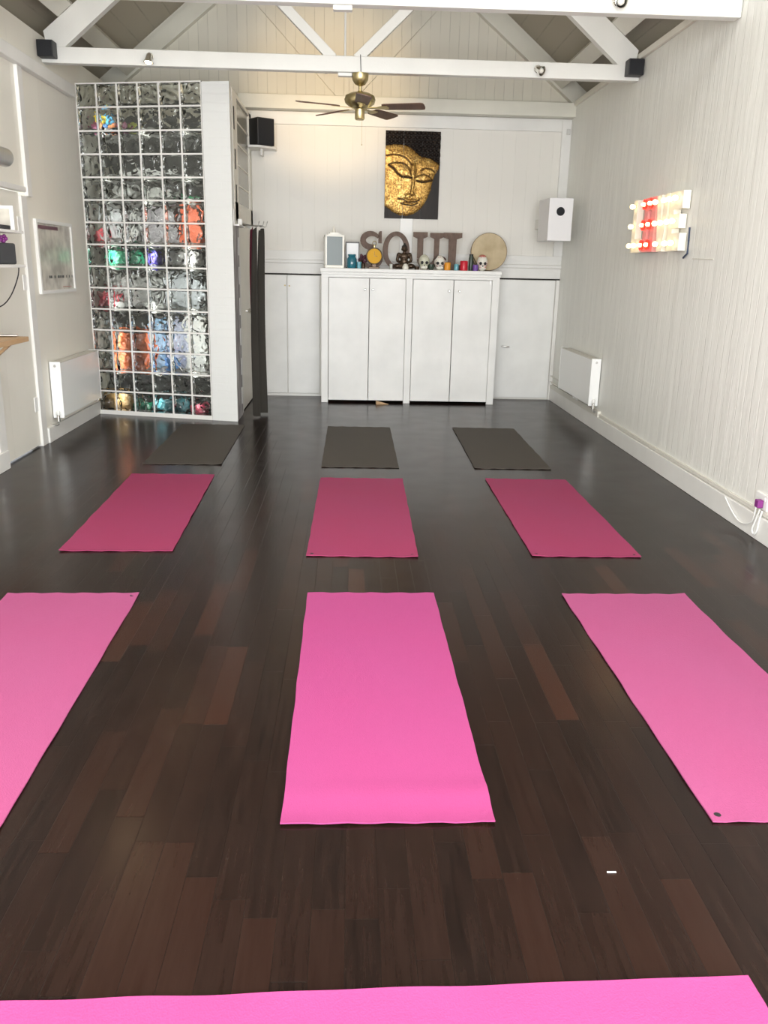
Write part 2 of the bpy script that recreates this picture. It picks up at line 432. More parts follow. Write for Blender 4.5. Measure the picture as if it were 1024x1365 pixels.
# purlins
for sg, side in ((-1, 'left'), (1, 'right')):
    for xp, z, lab in ((2.34, 3.53, 'low pale purlin running along the %s roof slope above the wall'), ):
        b = MB(); a = math.atan(SL)*sg
        T = Matrix.Translation((XC+sg*xp, 0, z)) @ Matrix.Rotation(a, 4, 'Y')
        for y0, y1 in ((YF, 5.95), (6.05, 7.95), (8.05, YB-.1)): b.box(-.075, .075, y0, y1, -.05, .05, T)
        tag(b.build('purlin', M['gablebeam']), lab % side, 'roof beam')

# spotlights on the trusses
def spotlight(loc, aim, label, lit, group='spotlights on the roof beams'):
    t = thing('spotlight', label, 'spotlight', loc, 0, group)
    MB().cyl((0, .0, 0), (0, -.02, 0), .032, 16).build('mount', M['chrome'], t, True)
    d = Vector(aim).normalized(); T = d.to_track_quat('Z', 'Y').to_matrix().to_4x4(); T.translation = Vector((0, -.05, -.01))
    MB().cyl((0, -.01, 0), (0, -.05, -.01), .008, 8).build('arm', M['chrome'], t, True)
    MB().lathe([(.012, -.03), (.022, -.02), (.026, .0), (.040, .045), (.036, .046), (.024, .012)], 18, T, cap=False).build('shade', M['chrome'], t, True)
    MB().ball((0, 0, .028), .026, 12, T).build('bulb', M['spot_on'] if lit else M['ceramic'], t, True)
    if lit:
        l = bpy.data.lights.new('spot_lamp', 'SPOT'); l.energy = lit; l.color = (1, .72, .40); l.spot_size = 1.05 if lit > 20 else 1.9; l.spot_blend = .8; l.shadow_soft_size = .03
        o = bpy.data.objects.new('spot_lamp', l); C.objects.link(o); o.parent = t
        o.matrix_local = Matrix.Translation(Vector((0, -.05, -.01))+d*.07) @ (-d).to_track_quat('Z', 'Y').to_matrix().to_4x4()
    return t
spotlight((-1.70, 7.955, 3.165), (-.1, -.25, -1), 'lit spotlight on the left half of the farther roof beam', 5)
spotlight((1.57, 7.955, 3.165), (.6, -.8, -.45), 'unlit chrome spotlight on the right half of the farther roof beam', 0)
spotlight((1.65, 5.955, 3.15), (.1, -1, -.3), 'chrome spotlight on the nearest roof beam at the top edge', 0)
spotlight((-1.72, 5.955, 3.13), (0, -.6, -1), 'lit spotlight at the very top left of the photo', 4)
s = spotlight((-.24, 8.045, 3.16), (0, -1, .10), 'spotlight behind the farther roof beam throwing warm light on the gable', 58)
s.rotation_euler.z = PI

# ------------------------------------------------------------ yoga mats on the floor
ML, MW = 1.77, .61
def yoga_mat(x, y, th, m, label, holes, name='yoga_mat', L=ML, seed=0, curl=0):
    t = thing(name, label, 'yoga mat', (x, y, .0), th, 'yoga mats laid out in rows')
    b = MB(); nx, ny = 16, 44; rng = random.Random(seed)
    hh = .0045
    ph = [rng.uniform(0, 6) for _ in range(6)]
    def zt(u, v):
        e = max(0, abs(u*2-1)-.82)/.18; w = e*e*.002*(1+math.sin(v*26+ph[0])*math.sin(v*11+ph[1]))
        w += .0014*max(0, math.sin(v*5+ph[2])*math.sin(u*3+ph[3]))
        w += curl*math.exp(-((v-.085)/.022)**2)*(.3+.7*u)+curl*.5*max(0, .03-v)/.03
        ev = max(0, abs(v*2-1)-.97)/.03; w += ev*.002*(1+math.sin(u*30+ph[4]))
        return w
    vs = []; f = []
    for j in range(ny+1):
        for i in range(nx+1):
            u, v = i/nx, j/ny
            px = (u-.5)*MW+(.0010*math.sin(v*40+ph[5])+.0008*math.sin(v*23+ph[0]) if i in (0, nx) else 0)
            vs.append((px, v*L, hh+.0006+zt(u, v)))
    n = len(vs)
    vs += [(a, b_, c-hh) for a, b_, c in vs]
    W_ = nx+1
    for j in range(ny):
        for i in range(nx):
            a = j*W_+i; f.append((a, a+1, a+W_+1, a+W_)); f.append((n+a, n+a+W_, n+a+W_+1, n+a+1))
    for i in range(nx): f.append((i, n+i, n+i+1, i+1)); a = ny*W_+i; f.append((a, a+1, n+a+1, n+a))
    for j in range(ny): a = j*W_; f.append((a, a+W_, n+a+W_, n+a)); a += nx; f.append((a, n+a, n+a+W_, a+W_))
    b._add(vs, f); b.build('foam_sheet', m, t, True)
    for (u, v) in holes:
        q = MB(); z = hh+.0006+zt(u, v)
        q.lathe([(.0105, z-.004), (.0105, z+.0009)], 14, Matrix.Translation(((u-.5)*MW, v*L, 0)))
        tag(q.build('eyelet', M['hole'], t), 'small black corner hole')
    return t
A, B_, C_, D_ = (.045, .018), (.955, .018), (.045, .982), (.955, .982)   # near-left, near-right, far-left, far-right corners
yoga_mat(-1.2622, 2.0364, .0191, M['pinkside'], 'bright pink yoga mat at left, cut off by the left edge of the photo', [D_], seed=1)
yoga_mat(.1214, 2.0623, .0065, M['pink'], 'large bright pink yoga mat in the middle nearest the lens, creased at its near end', [], seed=2, curl=.007)
yoga_mat(1.3599, 2.0660, .0079, M['pinkside'], 'bright pink yoga mat at right, cut off by the right edge of the photo', [A], seed=3)
yoga_mat(-1.2660, 4.4313, .0237, M['pink2'], 'pink yoga mat on the left of the second row', [], seed=4)
yoga_mat(.0759, 4.3732, -.0087, M['pink2'], 'pink yoga mat in the centre of the second row', [A, B_], seed=5)
yoga_mat(1.3188, 4.3980, -.0040, M['pink2'], 'pink yoga mat on the right of the second row', [A, B_], seed=6)
yoga_mat(-1.3094, 6.5421, .0123, M['greymat'], 'charcoal yoga mat in front of the glass blocks', [], seed=7, L=1.72)
yoga_mat(.0845, 6.5066, -.0031, M['greymat'], 'charcoal yoga mat in front of the white cupboard, centre of the far row', [C_, D_], seed=8, L=1.74)
yoga_mat(1.2970, 6.5162, -.0138, M['greymat'], 'charcoal yoga mat nearest the right wall in the far row', [A], seed=9, L=1.76)
# crosswise mat under the camera
t = yoga_mat(.925, 1.50-.305, PI/2+.026, M['pink'], 'pink yoga mat lying crosswise along the bottom edge of the photo', [], seed=12)
t.location = (.915, 1.512-.305, 0)
tag(MB().box(-.012, .012, -.002, .002, 0, .002).build('paper_scrap', M['plastic'], None, False, (.70, 1.86, .001)), 'tiny white scrap lying on the dark floor at right', 'scrap')
rng = random.Random(4)

# ------------------------------------------------------------ glass block partition
P0 = Vector((-2.60, 8.835, 0)); P1 = Vector((-1.120, 8.475, 0))
dP = (P1-P0); LP = dP.length; dP.normalize(); ang = math.atan2(dP.y, dP.x)
GW = (1.385-(-0))*0  # unused width marker
TP = Matrix.Translation(P0) @ Matrix.Rotation(ang, 4, 'Z')      # local: x along wall, y into the storage room
gp = thing('glass_block_partition', 'partition wall of 15 rows of glass blocks beside a white pillar', 'glass partition', P0, ang)
PX = 1.252/6; PZ = .2047; Z0 = .035; BL = 1.252
b = MB(); gg = .0075; y0, y1 = .0, .085
b.box(0, BL, y0, y1, 0, Z0)
b2 = MB()
for i in range(7):
    x = i*PX; b.box(max(0, x-gg), min(BL, x+gg), y0, .006, Z0, 3.10); b2.box(max(0, x-gg+.0005), min(BL, x+gg-.0005), .0062, y1, Z0, 3.10)
for j in range(16):
    z = Z0+j*PZ; za, zb = z-(gg if j else 0), z+(gg if j < 15 else .004)
    b.box(0, BL, y0+.0008, .0055, za, zb); b2.box(0.001, BL-.001, .0065, y1-.001, za+.0005, zb-.0005)
b2.build('mortar_core', mat('dark_mortar', (.10, .105, .09), .7), gp)
b.build('mortar_grid', M['white'], gp)
def block_mesh():
    b = MB(); w = PX/2-gg-.0005; h = PZ/2-gg-.0005; n = 14; vs = []; f = []
    def surf(yb, sg):
        base = len(vs)
        for j in range(n+1):
            for i in range(n+1):
                u = (i/n*2-1); v = (j/n*2-1)
                e = max(abs(u), abs(v)); rim = 1 if e > .86 else 0
                vs.append((u*w, yb+sg*(0.0 if rim else .006), v*h))
        for j in range(n):
            for i in range(n):
                a = base+j*(n+1)+i; q = (a, a+1, a+n+2, a+n+1); f.append(q if sg > 0 else q[::-1])
        return base
    a0 = surf(.004, 1); a1 = surf(.081, -1)
    ring = [i for i in range(n)]+[n+j*(n+1) for j in range(n)]+[(n+1)*n+n-i for i in range(n)]+[(n-j)*(n+1) for j in range(n)]
    for k in range(len(ring)):
        p, q = ring[k], ring[(k+1) % len(ring)]; f.append((a0+p, a1+p, a1+q, a0+q))
    b._add(vs, f)
    o = b.build('glass_block', M['gblock'], gp, True)
    return o
bk = block_mesh()
for j in range(15):
    for i in range(6):
        o = bk if (i == 0 and j == 0) else bk.copy()
        if o is not bk: C.objects.link(o); o.parent = gp
        o.location = ((i+.5)*PX, 0, Z0+(j+.5)*PZ)
# pillar at the end of the blocks and the return wall
b = MB(); pl = [TP @ Vector((BL+.004, 0, 0)), TP @ Vector((LP, 0, 0)), Vector((-1.135, 8.74, 0)), Vector((-1.33, 8.80, 0))]
b.prism([(q.x, q.y) for q in pl], 0, 3.10, lambda a, yy, z: (a, yy, z))
struct(b.build('wall_pillar', M['brick']))
# pillar's side in shadow, its shade put into a mottled grey board, with slots
b = MB(); q0 = TP @ Vector((LP, 0, 0))
XS = -1.130
struct(MB().box(-1.235, XS, 8.81, 10.30, 1.93, 2.10).box(-1.235, XS, 8.745, 9.02, 0, 3.10).box(-1.235, XS, 9.02, 10.30, 3.06, 3.10)
       .box(-1.235, XS, 10.14, 10.30, 0, 3.10).build('wall_partition', M['cream']))
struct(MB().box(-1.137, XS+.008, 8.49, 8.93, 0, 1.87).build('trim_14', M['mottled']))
for k, (za, zb, ya) in enumerate(((2.75, 2.95, 8.80), (2.40, 2.58, 8.84), (2.10, 2.26, 8.86))):
    struct(MB().box(XS, XS+.004, ya, ya+.05, za, zb).build('trim_15', M['dark']))
for k, za in enumerate((.12, .42, .72, 1.02, 1.32, 1.60)):
    struct(MB().box(XS+.0081, XS+.013, 8.84, 8.89, za, za+.17, bev=.002).build('trim_16', M['dado']))
# high window in the return wall
w = struct(MB().box(-1.20, XS+.001, 9.02, 9.06, 2.10, 3.06).box(-1.20, XS+.001, 10.10, 10.14, 2.10, 3.06)
           .box(-1.20, XS-.012, 9.06, 10.10, 2.46, 2.475).box(-1.20, XS-.012, 9.06, 10.10, 2.66, 2.675).box(-1.20, XS-.012, 9.06, 10.10, 2.86, 2.875)
           .box(-1.20, XS-.012, 9.06, 10.10, 2.27, 2.285).build('window_2', M['cream']))
MB().box(-1.160, -1.148, 9.06, 10.10, 2.10, 3.06).build('pane', M['pane'], w)
# door in the return wall
d = struct(MB().box(-1.20, XS-.01, 9.06, 10.10, .012, 1.90, bev=.003).build('door_1', M['cream']))
MB().lathe([(.012, 0), (.010, .02), (.024, .035), (.026, .05), (.014, .062)], 14, Matrix.Translation((XS-.01, 9.53, 1.03)) @ Matrix.Rotation(PI/2, 4, 'Y')).build('door_knob', M['chrome'], d, True)
struct(MB().box(-1.205, XS, 9.02, 9.06, 0, 1.93).box(-1.205, XS, 10.10, 10.14, 0, 1.93).build('trim_17', M['white']))
# ledge with small white box at the top of the door
sh = thing('corner_ledge', 'small white ledge high on the partition corner above the hanging mats', 'ledge')
MB().box(XS, XS+.055, 8.62, 9.1, 1.868, 1.885, bev=.003).build('board', M['white'], sh)
MB().box(XS, XS+.012, 8.60, 8.66, 1.885, 2.02, bev=.003).build('back_plate', M['white'], sh)
tag(MB().box(XS+.008, XS+.05, 8.86, 8.93, 1.8855, 1.945, bev=.006).build('small_box', M['plastic']), 'tiny white box standing on the corner ledge', 'box')

# hook bracket and hanging mats
hb = thing('hook_bracket', 'thin metal bracket with hooks holding the hanging mats', 'hook')
MB().tube([(XS, 9.0, 1.90), (-1.06, 8.93, 1.897), (-.99, 8.87, 1.885), (-.87, 8.84, 1.88)], .006).build('rod', M['steel'], hb, True)
for x, s_ in ((-.95, 1), (-.905, 1), (-.87, 1)):
    MB().tube([(x, 8.85, 1.876), (x+.012, 8.835, 1.870), (x+.03, 8.83, 1.876), (x+.036, 8.83, 1.90), (x+.045, 8.82, 1.925)], .0035).build('hook', M['steel'], hb, True)
def hanging(xt, xb, y0, y1, w, m, label, fold, z0=.02, z1=1.858, seed=0, flare=0, tb=0):
    t = thing('hanging_yoga_mat', label, 'yoga mat', ((xt+xb)/2, (y0+y1)/2, z0), 0, 'yoga mats hanging from hooks')
    ox, oy = t.location.x, t.location.y
    b = MB(); nz, nu = 40, 24; vs = []; f = []; th = .005
    for side in (0, 1):
        for j in range(nz+1):
            v = j/nz; z = z0+(z1-z0)*v
            cx = xb+(xt-xb)*v+.008*math.sin(v*5+2)
            for i in range(nu+1):
                u = i/nu; amp = w*(.5+.5*(1-v)**.5) if not flare else w*(.6+.7*v**3)
                x = cx+amp*math.sin(u*PI*fold+seed)*.5
                y = y0+(y1-y0)*u+.006*math.sin(v*9+u*4)
                zz = z + (0 if 0 < j < nz else (.012*math.sin(u*5+seed) if j else .010*abs(math.sin(u*4+seed))))
                vs.append((x-ox+(th if side else 0), y-oy, zz-z0))
    n = (nz+1)*(nu+1); W_ = nu+1
    for j in range(nz):
        for i in range(nu):
            a = j*W_+i; f.append((a, a+W_, a+W_+1, a+1)); f.append((n+a, n+a+1, n+a+W_+1, n+a+W_))
    for i in range(nu): f.append((i, i+1, n+i+1, n+i)); a = nz*W_+i; f.append((a, n+a, n+a+1, a+1))
    for j in range(nz): a = j*W_; f.append((a, n+a, n+a+W_, a+W_)); a += nu; f.append((a, a+W_, n+a+W_, n+a))
    b._add(vs, f); b.build('foam_sheet', m, t, True)
    return t
M['hangmat'] = mat_foam('dark_brown_grey_foam', (.045, .041, .035), (.052, .048, .04))
hanging(-1.005, -.985, 8.90, 8.98, .06, M['maroon'], 'maroon yoga mat hanging behind the grey ones, seen at the top', 1.2, .45, 1.858, 1)
hanging(-.945, -.962, 8.66, 8.765, .085, M['hangmat'], 'dark grey yoga mat hanging from hooks, its edge toward the glass blocks', 1.5, .015, 1.85, 2)
hanging(-.897, -.915, 8.80, 8.98, .085, M['hangmat'], 'dark grey yoga mat hanging from hooks, on the cupboard side', 2.2, .02, 1.85, 4)

# ------------------------------------------------------------ storage behind the glass blocks
for k in (1, 3, 5):       # added fill strips behind the mortar joints, lighting the stored things; no real lamps
    o = area('storage_fill_strip', (0, 0, 0), (0, 0, 0), .012, 2.9, 3.2, (1, .99, .95))
    o.matrix_world = TP @ Matrix.Translation((k*PX, .092, 1.55)) @ Matrix.Rotation(PI/2, 4, 'X')
dk = mat('storage_back_board', (.10, .10, .095), .6)
TSt = TP
def shelf_z(row): return Z0+(15-row)*PZ      # bottom of a row, rows counted 1 at the top
struct(MB().box(-2.58, -1.24, 9.62, 9.64, 0.001, 3.0).build('wall_storage', dk))
gsh = mat('shelf_grey', (.30, .30, .28), .5)
for r, pos in ((2, 'the second row of blocks'), (4, 'the fourth row of blocks'), (5, 'the fifth row of blocks'), (7, 'the seventh row of blocks'), (8, 'the eighth row of blocks'), (10, 'the tenth row of blocks'), (13, 'the thirteenth row of blocks')):
    o = MB().box(.01, 1.235, .12, .48, -.018, -.002).build('storage_shelf', gsh); o.matrix_world = TP @ Matrix.Translation((0, 0, shelf_z(r)))
    tag(o, 'grey storage shelf blurred behind '+pos, 'shelf', 'shelves behind the glass blocks')
def softbox(b, c, r, e=.45, n=18):
    m = n//2; vs = []; f = []
    sp = lambda t, p: math.copysign(abs(t)**p, t)
    for i in range(m+1):
        t_ = -PI/2+PI*i/m
        for k in range(n):
            a = 2*PI*k/n
            vs.append((c[0]+r[0]*sp(math.cos(t_), e)*sp(math.cos(a), e), c[1]+r[1]*sp(math.cos(t_), e)*sp(math.sin(a), e), c[2]+r[2]*sp(math.sin(t_), e)))
    for i in range(m):
        for k in range(n): f.append((i*n+k, i*n+(k+1) % n, (i+1)*n+(k+1) % n, (i+1)*n+k))
    b._add(vs, f)
def stored(name, label, cat, c0, c1, r1, col, h, kind, d, lift=0):
    """c0..c1 columns spanned, standing on the bottom of row r1"""
    m = mat(name+'_colour', col, .28, 0, Coat_Weight=.5, Coat_Roughness=.15); q = NT(m)
    q.bump(q.noise(16, 2, rough=.5), 1.0, .03)
    sh_ = d*.45; xa, xb = max(.012, c0*PX-sh_), max(.07, c1*PX-sh_); z = shelf_z(r1)+lift if r1 < 15 else .002
    b = MB()
    if kind == 'ball': b.ball((0, 0, h/2), (h/2, h/2, h/2), 16)
    elif kind == 'box': b.box(-(xb-xa)/2, (xb-xa)/2, -.075, .075, 0, h, bev=.01)
    else: softbox(b, (0, 0, h/2), ((xb-xa)/2, .075, h/2), .5)
    o = b.build(name, m, None, kind != 'box')
    o.matrix_world = TP @ Matrix.Translation(((xa+xb)/2, d, z))
    tag(o, label, cat)
F_, K_ = .21, .385
S = [
 ('play_ball', 'yellow ball on top of the others behind the leftmost block of the second row', 'ball', .76, 1.24, 2, (.80, .60, .05), .10, 'ball', F_, .088),
 ('play_ball', 'plum ball behind the leftmost block of the second row', 'ball', .51, .99, 2, (.55, .14, .28), .10, 'ball', F_, 0),
 ('play_ball', 'deep blue ball at the lower left behind the second block of the second row', 'ball', 1.0, 1.48, 2, (.08, .20, .45), .10, 'ball', F_, 0),
 ('play_ball', 'sky blue ball on top of the others behind the second block of the second row', 'ball', 1.26, 1.74, 2, (.10, .42, .70), .10, 'ball', F_, .088),
 ('play_ball', 'orange ball behind the second block of the second row', 'ball', 1.50, 1.98, 2, (.85, .28, .08), .10, 'ball', F_, 0),
 ('play_ball', 'olive green ball behind the third block of the second row', 'ball', 2.5, 2.98, 2, (.45, .50, .10), .10, 'ball', F_, 0),
 ('play_ball', 'pink ball behind the third block of the second row', 'ball', 2.0, 2.48, 2, (.60, .20, .35), .10, 'ball', F_, 0),
 ('white_bundle', 'white bundle behind the middle of the fourth row of blocks', 'bundle', 2.1, 4.9, 4, (.72, .72, .70), .09, 'bag', K_, 0),
 ('white_bundle', 'whitish bundle behind the second and third blocks of the fifth row', 'bundle', 1.5, 2.9, 5, (.50, .50, .48), .15, 'bag', K_, 0),
 ('white_bundle', 'whitish bundle behind the fourth and fifth blocks of the fifth row', 'bundle', 3.2, 4.8, 5, (.66, .66, .63), .14, 'bag', K_, 0),
 ('green_packet', 'green packet behind the right end of the fifth row', 'packet', 5.0, 5.9, 5, (.05, .40, .16), .05, 'bag', K_, 0),
 ('folded_towel', 'white towels behind the left of the sixth row of blocks', 'towels', .9, 1.9, 7, (.70, .72, .74), .36, 'bag', K_, 0),
 ('white_bottle', 'white bottle behind the third block of the sixth row', 'bottle', 2.3, 2.75, 7, (.88, .88, .86), .33, 'bag', K_, 0),
 ('grey_box', 'grey box behind the fourth and fifth blocks of the sixth row', 'box', 3.1, 4.8, 7, (.36, .34, .36), .34, 'box', K_, 0),
 ('orange_packet', 'orange red packet behind the rightmost block of the sixth row', 'packet', 5.0, 5.95, 7, (.95, .20, .09), .37, 'box', K_, 0),
 ('red_cloth', 'crumpled red cloth behind the seventh row at far left', 'cloth', .3, .8, 7, (.75, .07, .10), .15, 'bag', F_, 0),
 ('green_bag', 'green bag behind the second and third blocks of the eighth row', 'bag', 1.0, 2.9, 8, (.05, .50, .27), .16, 'bag', F_, 0),
 ('blue_pot', 'deep blue pot behind the fourth block of the eighth row', 'pot', 3.2, 3.8, 8, (.10, .07, .50), .15, 'bag', F_, 0),
 ('pale_bundle', 'pale bundle behind the two rightmost blocks of the eighth row', 'bundle', 4.1, 5.8, 8, (.72, .70, .68), .16, 'bag', F_, 0),
 ('pale_bag', 'pale bag behind the two rightmost blocks of the ninth and tenth rows', 'bag', 4.1, 5.9, 10, (.68, .72, .76), .36, 'bag', K_, 0),
 ('grey_bundle', 'grey bundle behind the left half of the ninth row', 'bundle', .2, 3.8, 10, (.32, .32, .31), .34, 'bag', K_, 0),
 ('red_box', 'dark red box behind the left end of the tenth row', 'box', .1, 1.3, 10, (.60, .06, .09), .16, 'box', F_, 0),
 ('white_tray', 'white tray behind the middle of the tenth row of blocks', 'tray', 1.4, 4.0, 10, (.80, .80, .78), .06, 'box', F_, 0),
 ('blue_bag', 'light blue bag behind the fourth block of the eleventh and twelfth rows', 'bag', 3.05, 3.9, 13, (.34, .55, .80), .52, 'bag', K_, 0),
 ('lavender_bag', 'lavender grey bag behind the fifth block of the eleventh and twelfth rows', 'bag', 4.1, 4.95, 13, (.56, .60, .78), .52, 'bag', K_, 0),
 ('white_crate', 'white crate behind the rightmost blocks of rows eleven to thirteen', 'crate', 5.0, 5.95, 13, (.90, .90, .88), .55, 'box', K_, 0),
 ('orange_bag', 'orange bag behind the second and third blocks of the twelfth and thirteenth rows', 'bag', 1.45, 2.95, 13, (.90, .19, .05), .40, 'box', F_, 0),
 ('blue_ball', 'strong blue ball behind the fourth and fifth blocks of the thirteenth row', 'ball', 3.6, 4.5, 13, (.05, .28, .80), .16, 'ball', F_, 0),
 ('grey_sack', 'grey sack behind the left of rows eleven and twelve', 'sack', .1, 1.3, 13, (.36, .38, .40), .50, 'bag', K_, 0),
 ('cardboard_box', 'brown cardboard box behind the two leftmost blocks of the bottom row', 'box', .1, 1.95, 15, (.62, .38, .15), .20, 'box', F_, 0),
 ('green_bottle', 'green bottle lying behind the third block of the bottom row', 'bottle', 2.1, 3.0, 15, (.04, .34, .19), .12, 'bag', F_, 0),
 ('teal_bag', 'teal bag behind the fourth and fifth blocks of the bottom row', 'bag', 3.1, 4.8, 15, (.06, .28, .34), .17, 'bag', F_, 0),
 ('maroon_bag', 'maroon bag behind the rightmost block of the bottom row', 'bag', 5.0, 5.9, 15, (.45, .05, .10), .12, 'bag', F_, 0),
]
for a_ in S: stored(*a_)

# ------------------------------------------------------------ built-in cupboards in the back wall
def knob(parent, x, y, z, m=None, r=.011):
    T = Matrix.Translation((x, y, z)) @ Matrix.Rotation(PI/2, 4, 'X')
    return MB().lathe([(.006, 0), (.005, .012), (r, .018), (r*1.1, .026), (r*.5, .032)], 14, T).build('knob', m or M['chrome'], parent, True)
wc = thing('wall_cupboard', 'white double-door cupboard in the back wall left of the long cabinet', 'cupboard', (-.74, YB, 0))
MB().box(-.395, .375, -.015, -.002, 0.001, .03).build('sill', M['white'], wc)
d1 = MB().box(-.392, -.012, -.022, -.003, .034, 1.405, bev=.003).build('door', M['cab'], wc); knob(d1, -.03, -.022, 1.29, M['brass'], .008)
d2 = MB().box(-.004, .372, -.022, -.003, .034, 1.405, bev=.003).build('door', M['cab'], wc); knob(d2, .022, -.022, 1.285, M['brass'], .008)
rc = thing('wall_cupboard', 'white single-door cupboard in the back wall right of the long cabinet', 'cupboard', (2.07, YB, 0))
MB().box(.345, .388, -.03, -.002, 0.001, 1.41, bev=.003).build('frame', M['white'], rc)
d3 = MB().box(-.385, .335, -.022, -.003, .022, 1.405, bev=.003).build('door', M['cab'], rc)
MB().tube([(-.255, -.022, .638), (-.255, -.055, .638), (-.245, -.06, .638), (-.17, -.058, .634)], .008).build('handle', M['steel'], d3, True)

# long white cabinet
YCF = 9.816
cb = thing('storage_cabinet', 'long white four-door cabinet against the back wall topped with ornaments', 'cabinet', (.67, YCF, 0))
X0 = -.332-.67; X1 = 1.665-.67
b = MB().box(X0, X0+.02, .02, .49, 0.001, 1.43).box(X1-.02, X1, .02, .49, 0.001, 1.43).box(X0+.02, X1-.02, .47, .49, .02, 1.43).box(X0+.02, X1-.02, .03, .47, .03, .05)
for a, c in ((-.332, -.255), (.615, .69), (1.585, 1.665)): b.box(a-.67, c-.67, 0, .025, 0.001, 1.40, bev=.002)
b.box(X0+.001, X1-.001, .0005, .024, 1.40, 1.432)
b.build('carcass', M['cab'], cb)
MB().box(X0-.015, X1+.02, -.02, .492, 1.455, 1.498, bev=.006).box(X0-.005, X1+.008, -.008, .49, 1.430, 1.456, bev=.004).build('worktop', M['cab'], cb)
for a, c, kx in ((-.250, .202, .155), (.208, .612, .245), (.695, 1.148, 1.098), (1.155, 1.582, 1.215)):
    d_ = MB().box(a-.67, c-.67, .003, .023, .03, 1.395, bev=.003).build('door', M['cab'], cb)
    knob(d_, kx-.67, .003, 1.273)
b = MB().box(1.560-.67, 1.566-.67, .0, .003, 1.36, 1.395).build('hinge', M['steel'], cb)
b = MB(); b.prism([(0, 0), (.15, 0), (0, .042)], 0, .035, lambda a, z, y: (a, y, z))
o = b.build('door_wedge', M['pine']); o.location = (.30, 9.70, .001); o.rotation_euler.z = .15; tag(o, 'small wooden door wedge on the floor in front of the cabinet', 'door wedge')

# ------------------------------------------------------------ ornaments on the cabinet
ZT = 1.4985
# lantern
t = thing('lantern', 'tall white framed glass lantern at the left end of the cabinet top', 'lantern', (-.195, 9.90, ZT), .12)
w2 = .095; H = .36
b = MB().box(-w2-.01, w2+.01, -w2+.01, w2-.01, 0, .03, bev=.004)
for sx in (-1, 1):
    for sy in (-1, 1): b.box(sx*w2-.009, sx*w2+.009, sy*(w2-.02)-.009, sy*(w2-.02)+.009, .03, .34)
b.box(-w2-.009, w2+.009, -w2+.011, w2-.011, .33, .35, bev=.003)
b.build('frame', M['ceramic'], t)
MB().box(-.07, .07, -.055, .055, .35, .362).box(-.05, .05, -.04, .04, .362, .375).build('roof', M['ceramic'], t)
MB().lathe([(.02, .375), (.016, .40), (.006, .44), (.001, .455)], 12).build('finial', M['ceramic'], t, True)
MB().box(-w2+.01, w2-.01, -w2+.012, -w2+.014, .03, .33).build('pane', mat('smoky_glass', (.12, .155, .155), .3), t)
# picture frame
t = thing('picture_frame', 'small dark picture frame with blank white picture beside the lantern', 'picture frame', (.012, 10.0, ZT))
MB().box(-.078, -.066, 0, .012, 0, .285).box(.066, .078, 0, .012, 0, .285).box(-.066, .066, 0, .012, .27, .285).box(-.066, .066, 0, .012, 0, .012).build('frame', mat('dark_wood_frame', (.05, .045, .04), .4), t)
MB().box(-.066, .066, .004, .010, .012, .27).build('picture', mat('bright_paper', (.90, .91, .92), .4), t)
def pot(name, label, cat, x, y, prof, m, n=20, smooth=True):
    return tag(MB().lathe(prof, n).build(name, m, None, smooth, (x, y, ZT)), label, cat)
pot('glass_jar', 'teal glass jar in front of the picture frame', 'jar', .005, 9.90, [(.045, 0), (.055, .02), (.055, .10), (.038, .125), (.044, .135), (.044, .15), (.036, .15), (.03, .12)], M['teal'])
pot('glass_tumbler', 'pale aqua glass tumbler beside the teal jar', 'glass', .086, 9.86, [(.024, 0), (.026, .07), (.023, .07), (.02, .01)], M['aqua'])
# dried flowers
t = thing('dried_flowers', 'bunch of dark maroon dried flowers between the teal jar and the clock', 'dried flowers', (.132, 9.945, ZT))
MB().lathe([(.02, 0), (.024, .05), (.018, .06)], 12).build('pot', M['bronze'], t, True)
b = MB(); rg = random.Random(3)
for k in range(26): b.ball((rg.uniform(-.045, .045), rg.uniform(-.03, .03), .07+rg.uniform(0, .075)), rg.uniform(.010, .017), 8)
b.build('flower_heads', mat('dried_maroon', (.09, .03, .045), .8), t)
# round golden clock
t = thing('desk_clock', 'round golden-faced clock with a ring on top in front of the letter S', 'clock', (.255, 9.90, ZT))
TT = Matrix.Translation((0, 0, .135)) @ Matrix.Rotation(PI/2, 4, 'X')
MB().lathe([(.090, -.02), (.094, 0), (.090, .02), (.080, .022), (.080, .012)], 32, TT, cap=False).lathe([(.088, -.02), (.001, -.024)], 32, TT).build('case', M['bronze'], t, True)
MB().lathe([(.081, .010), (.081, .014)], 32, TT).build('dial', mat('golden_dial', (.74, .40, .02), .7), t)
MB().cyl((0, 0, .225), (0, 0, .25), .010, 10).tube([(.022*math.cos(a), 0, .272+.022*math.sin(a)) for a in [k*PI/8 for k in range(17)]], .005).build('ring', M['brass'], t, True)
MB().box(-.06, .06, -.035, .035, 0, .02, bev=.004).box(-.02, .02, -.02, .02, .02, .05).build('stand', M['bronze'], t)
b = MB()
b.box(-.002, .002, -.0165, -.0145, .135, .185).box(0, .035, -.0165, -.0145, .133, .137)
b.build('hands', M['bronze'], t)
pot('small_candle_glass', 'tiny clear candle glass just left of the Buddha statue', 'candle glass', .445, 9.90, [(.018, 0), (.019, .055), (.017, .055), (.015, .02), (.001, .02)], mat('frosted_glass', (.55, .57, .52), .3))

